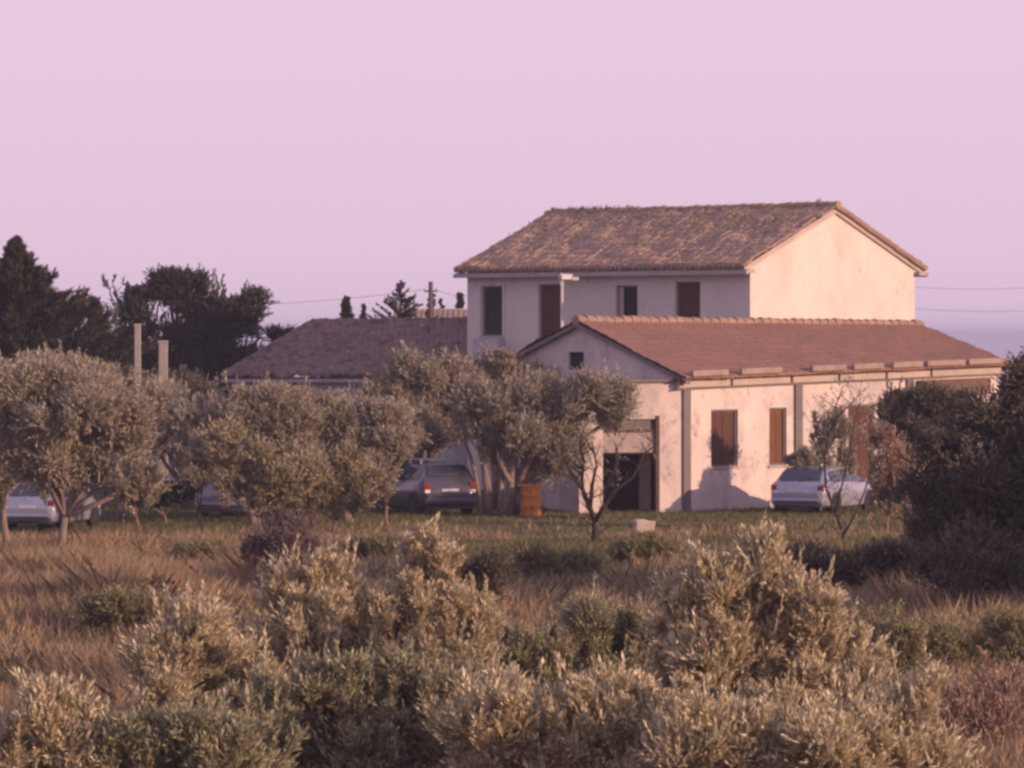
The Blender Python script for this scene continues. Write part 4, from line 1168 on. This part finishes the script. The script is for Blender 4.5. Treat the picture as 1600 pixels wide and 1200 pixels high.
conifer(541, 166, 458, 62, 590, 'small spire shaped conifer on its own above the outbuilding roof', n_br=190, rise=.5, nsh=20, seed=4, leaf=(.10, .03), sl=.16)
conifer(626, 166, 434, 175, 590, 'spiky conifer with wide side branches above the outbuilding roof', n_br=130, rise=.35, nsh=12, seed=5, leaf=(.10,.03), sl=.16)
conifer(592, 168, 470, 50, 590, 'thin conifer leaning left above the outbuilding roof', n_br=70, rise=.8, nsh=16, seed=6, lean=-.10, leaf=(.12,.035), sl=.15)
conifer(648, 168, 456, 50, 590, 'thin conifer leaning right towards the utility pole', n_br=70, rise=.8, nsh=16, seed=7, lean=.10, leaf=(.12,.035), sl=.15)
conifer(690, 178, 462, 16, 590, 'thinnest conifer tip right of the utility pole', n_br=60, rise=.8, nsh=16, seed=8, leaf=(.12,.035), sl=.15)
conifer(719, 178, 454, 60, 590, 'small dense conifer next to the farmhouse corner', n_br=110, rise=.7, nsh=24, seed=9, leaf=(.12, .04), sl=.18)

PG = 'dark conifers behind the olives'
tree('pine_tree', [(178, 458, 24, 14), (198, 478, 34, 20), (222, 468, 22, 16), (225, 490, 30, 18), (262, 444, 34, 20), (298, 452, 22, 20), (275, 470, 40, 18), (335, 462, 18, 22), (352, 482, 34, 18), (388, 474, 38, 16), (370, 500, 40, 18), (240, 515, 44, 26),
                   (300, 487, 26, 12), (350, 512, 48, 20), (215, 545, 45, 28), (285, 530, 50, 18), (350, 545, 50, 24), (405, 528, 44, 9), (300, 575, 100, 30), (400, 570, 40, 16), (205, 580, 50, 30)],
     292, 160, label='spreading dark pine with flat ragged clumps behind the concrete posts', cat='tree', group=PG, leafmat='pine', n=8200, per=12, slen=.36, leaf=(.17, .045), trunk_r=.2,
     bark='bark_dark', up=.6, thr=-.15, nscale=2.3, shell=.15, twigs=260, twig_r=.02, split=.4, seed=81, depth=.8, sub=4, leaders=170, leader_len=.5)
# hedge of wild growth that closes the view behind the left yard
for k, (px, Y, w_, t) in enumerate(((80, 145, 120, 590), (270, 146, 95, 588), (405, 162, 66, 556))):
    shrub([(px, t + 25, w_ * .6, 28), (px - w_ * .4, t + 45, w_ * .5, 30), (px + w_ * .4, t + 45, w_ * .5, 30), (px, t + 80, w_, 40)], px, Y,
          ('dark evergreen thicket under the largest conifer', 'dark evergreen thicket under the spreading pine', 'dark evergreen thicket touching the left hip of the outbuilding roof')[k],
          4200, name='thicket', seed=90 + k, leafmat='olive_dark', group='thickets behind the yard', leaf=(.17, .06), slen=.4, thr=-.5)

# ------------------------------------------------------------------ grass
def grass(name, label, n, xr, yr, h, wd, m, mask, seed, bend=.35):
    r = np.random.default_rng(seed)
    y = r.uniform(0, 1, n) ** 1.0 * (yr[1] - yr[0]) + yr[0]
    px = r.uniform(xr[0], xr[1], n); x = (px - 800) / FPX * y
    k = mask(px, y, x, r)
    x, y, hh = x[k[0]], y[k[0]], k[1][k[0]]
    n = len(x)
    base = np.stack([x, y, gh(x, y) - .03], 1)
    d = np.stack([r.normal(size=n) * bend, r.normal(size=n) * bend, np.ones(n)], 1); d = unit(d)
    H = (h * hh * r.uniform(.5, 1.3, n))[:, None]
    a = r.uniform(0, 6.283, n); side = np.stack([np.cos(a), np.sin(a), np.zeros(n)], 1) * (wd * r.uniform(.6, 1.3, n))[:, None]
    droop = np.stack([d[:, 0], d[:, 1], np.zeros(n)], 1) * H * .5
    mid_ = base + d * H * .55; tip = base + d * H + droop
    V = np.stack([base - side * .5, base + side * .5, mid_ + side * .4, tip, mid_ - side * .4], 1).reshape(-1, 3)
    F = np.arange(5 * n).reshape(n, 5)
    ob = np_mesh(name, V, F, m)
    tag(ob, label, 'grass', kind='stuff')
nzg = Nz(.35, 77); nzf = Nz(1.6, 78)
def dry_mask(px, y, x, r):
    q = np.stack([x, y * .6, np.zeros_like(x)], 1)
    a = nzg(q); b = nzf(q)
    py = 523 + CAM_Z * FPX / y
    dens = .45 + .55 * a + .25 * b
    dens = np.where(py < 838, dens * .12, dens)
    dens = np.where((py < 865) & (px > 700), dens * .4, dens)
    dens = np.where((px > 1080) & (py < 960), dens * .25, dens)
    dens = np.where((py < 860) & (px < 420), dens * .35, dens)
    keep = r.uniform(0, 1, len(x)) < np.clip(dens, .06, 1)
    hh = .55 + .45 * np.clip(a, -1, 1) + .4 * b
    dens = np.where((py < 860) & (px < 420), dens * .35, dens)
    hh = hh * np.clip((py - 815) / 75, .3, 1)
    return keep, np.clip(hh, .15, 1.9)
grass('dry_grass', 'tall dry reddish brown grass covering the field before the farmhouse', 780000, (-500, 2100), (40, 124), .78, .022, M['drygrass'], dry_mask, 3)
def green_mask(px, y, x, r):
    q = np.stack([x, y * .6, np.zeros_like(x)], 1)
    a = nzg(q + 5); py = 523 + CAM_Z * FPX / y
    dens = np.where(py < 866, 1.0, .55 + .5 * a)
    dens = np.where((px > 1050) & (py < 960), .9, dens)
    return r.uniform(0, 1, len(x)) < np.clip(dens, .05, 1), np.where(py < 845, .5, .9) * (1 + .3 * a)
grass('green_grass', 'short green grass and weeds growing up to the farmhouse walls', 480000, (-500, 2100), (60, 137), .30, .022, M['greengrass'], green_mask, 4, .45)

# ------------------------------------------------------------------ evening haze
def haze():
    m = bpy.data.materials.new('haze_air'); m.use_nodes = True
    t = m.node_tree; t.nodes.clear()
    v = t.nodes.new('ShaderNodeVolumePrincipled'); o = t.nodes.new('ShaderNodeOutputMaterial')
    v.inputs['Color'].default_value = (.72, .74, .97, 1); v.inputs['Density'].default_value = 0.00034
    t.links.new(v.outputs[0], o.inputs[1])
    b = MB().box((0, 59000, -15), (200000, 124000, 53)); ob = b.build('haze', m)
    tag(ob, kind='stuff')
haze()
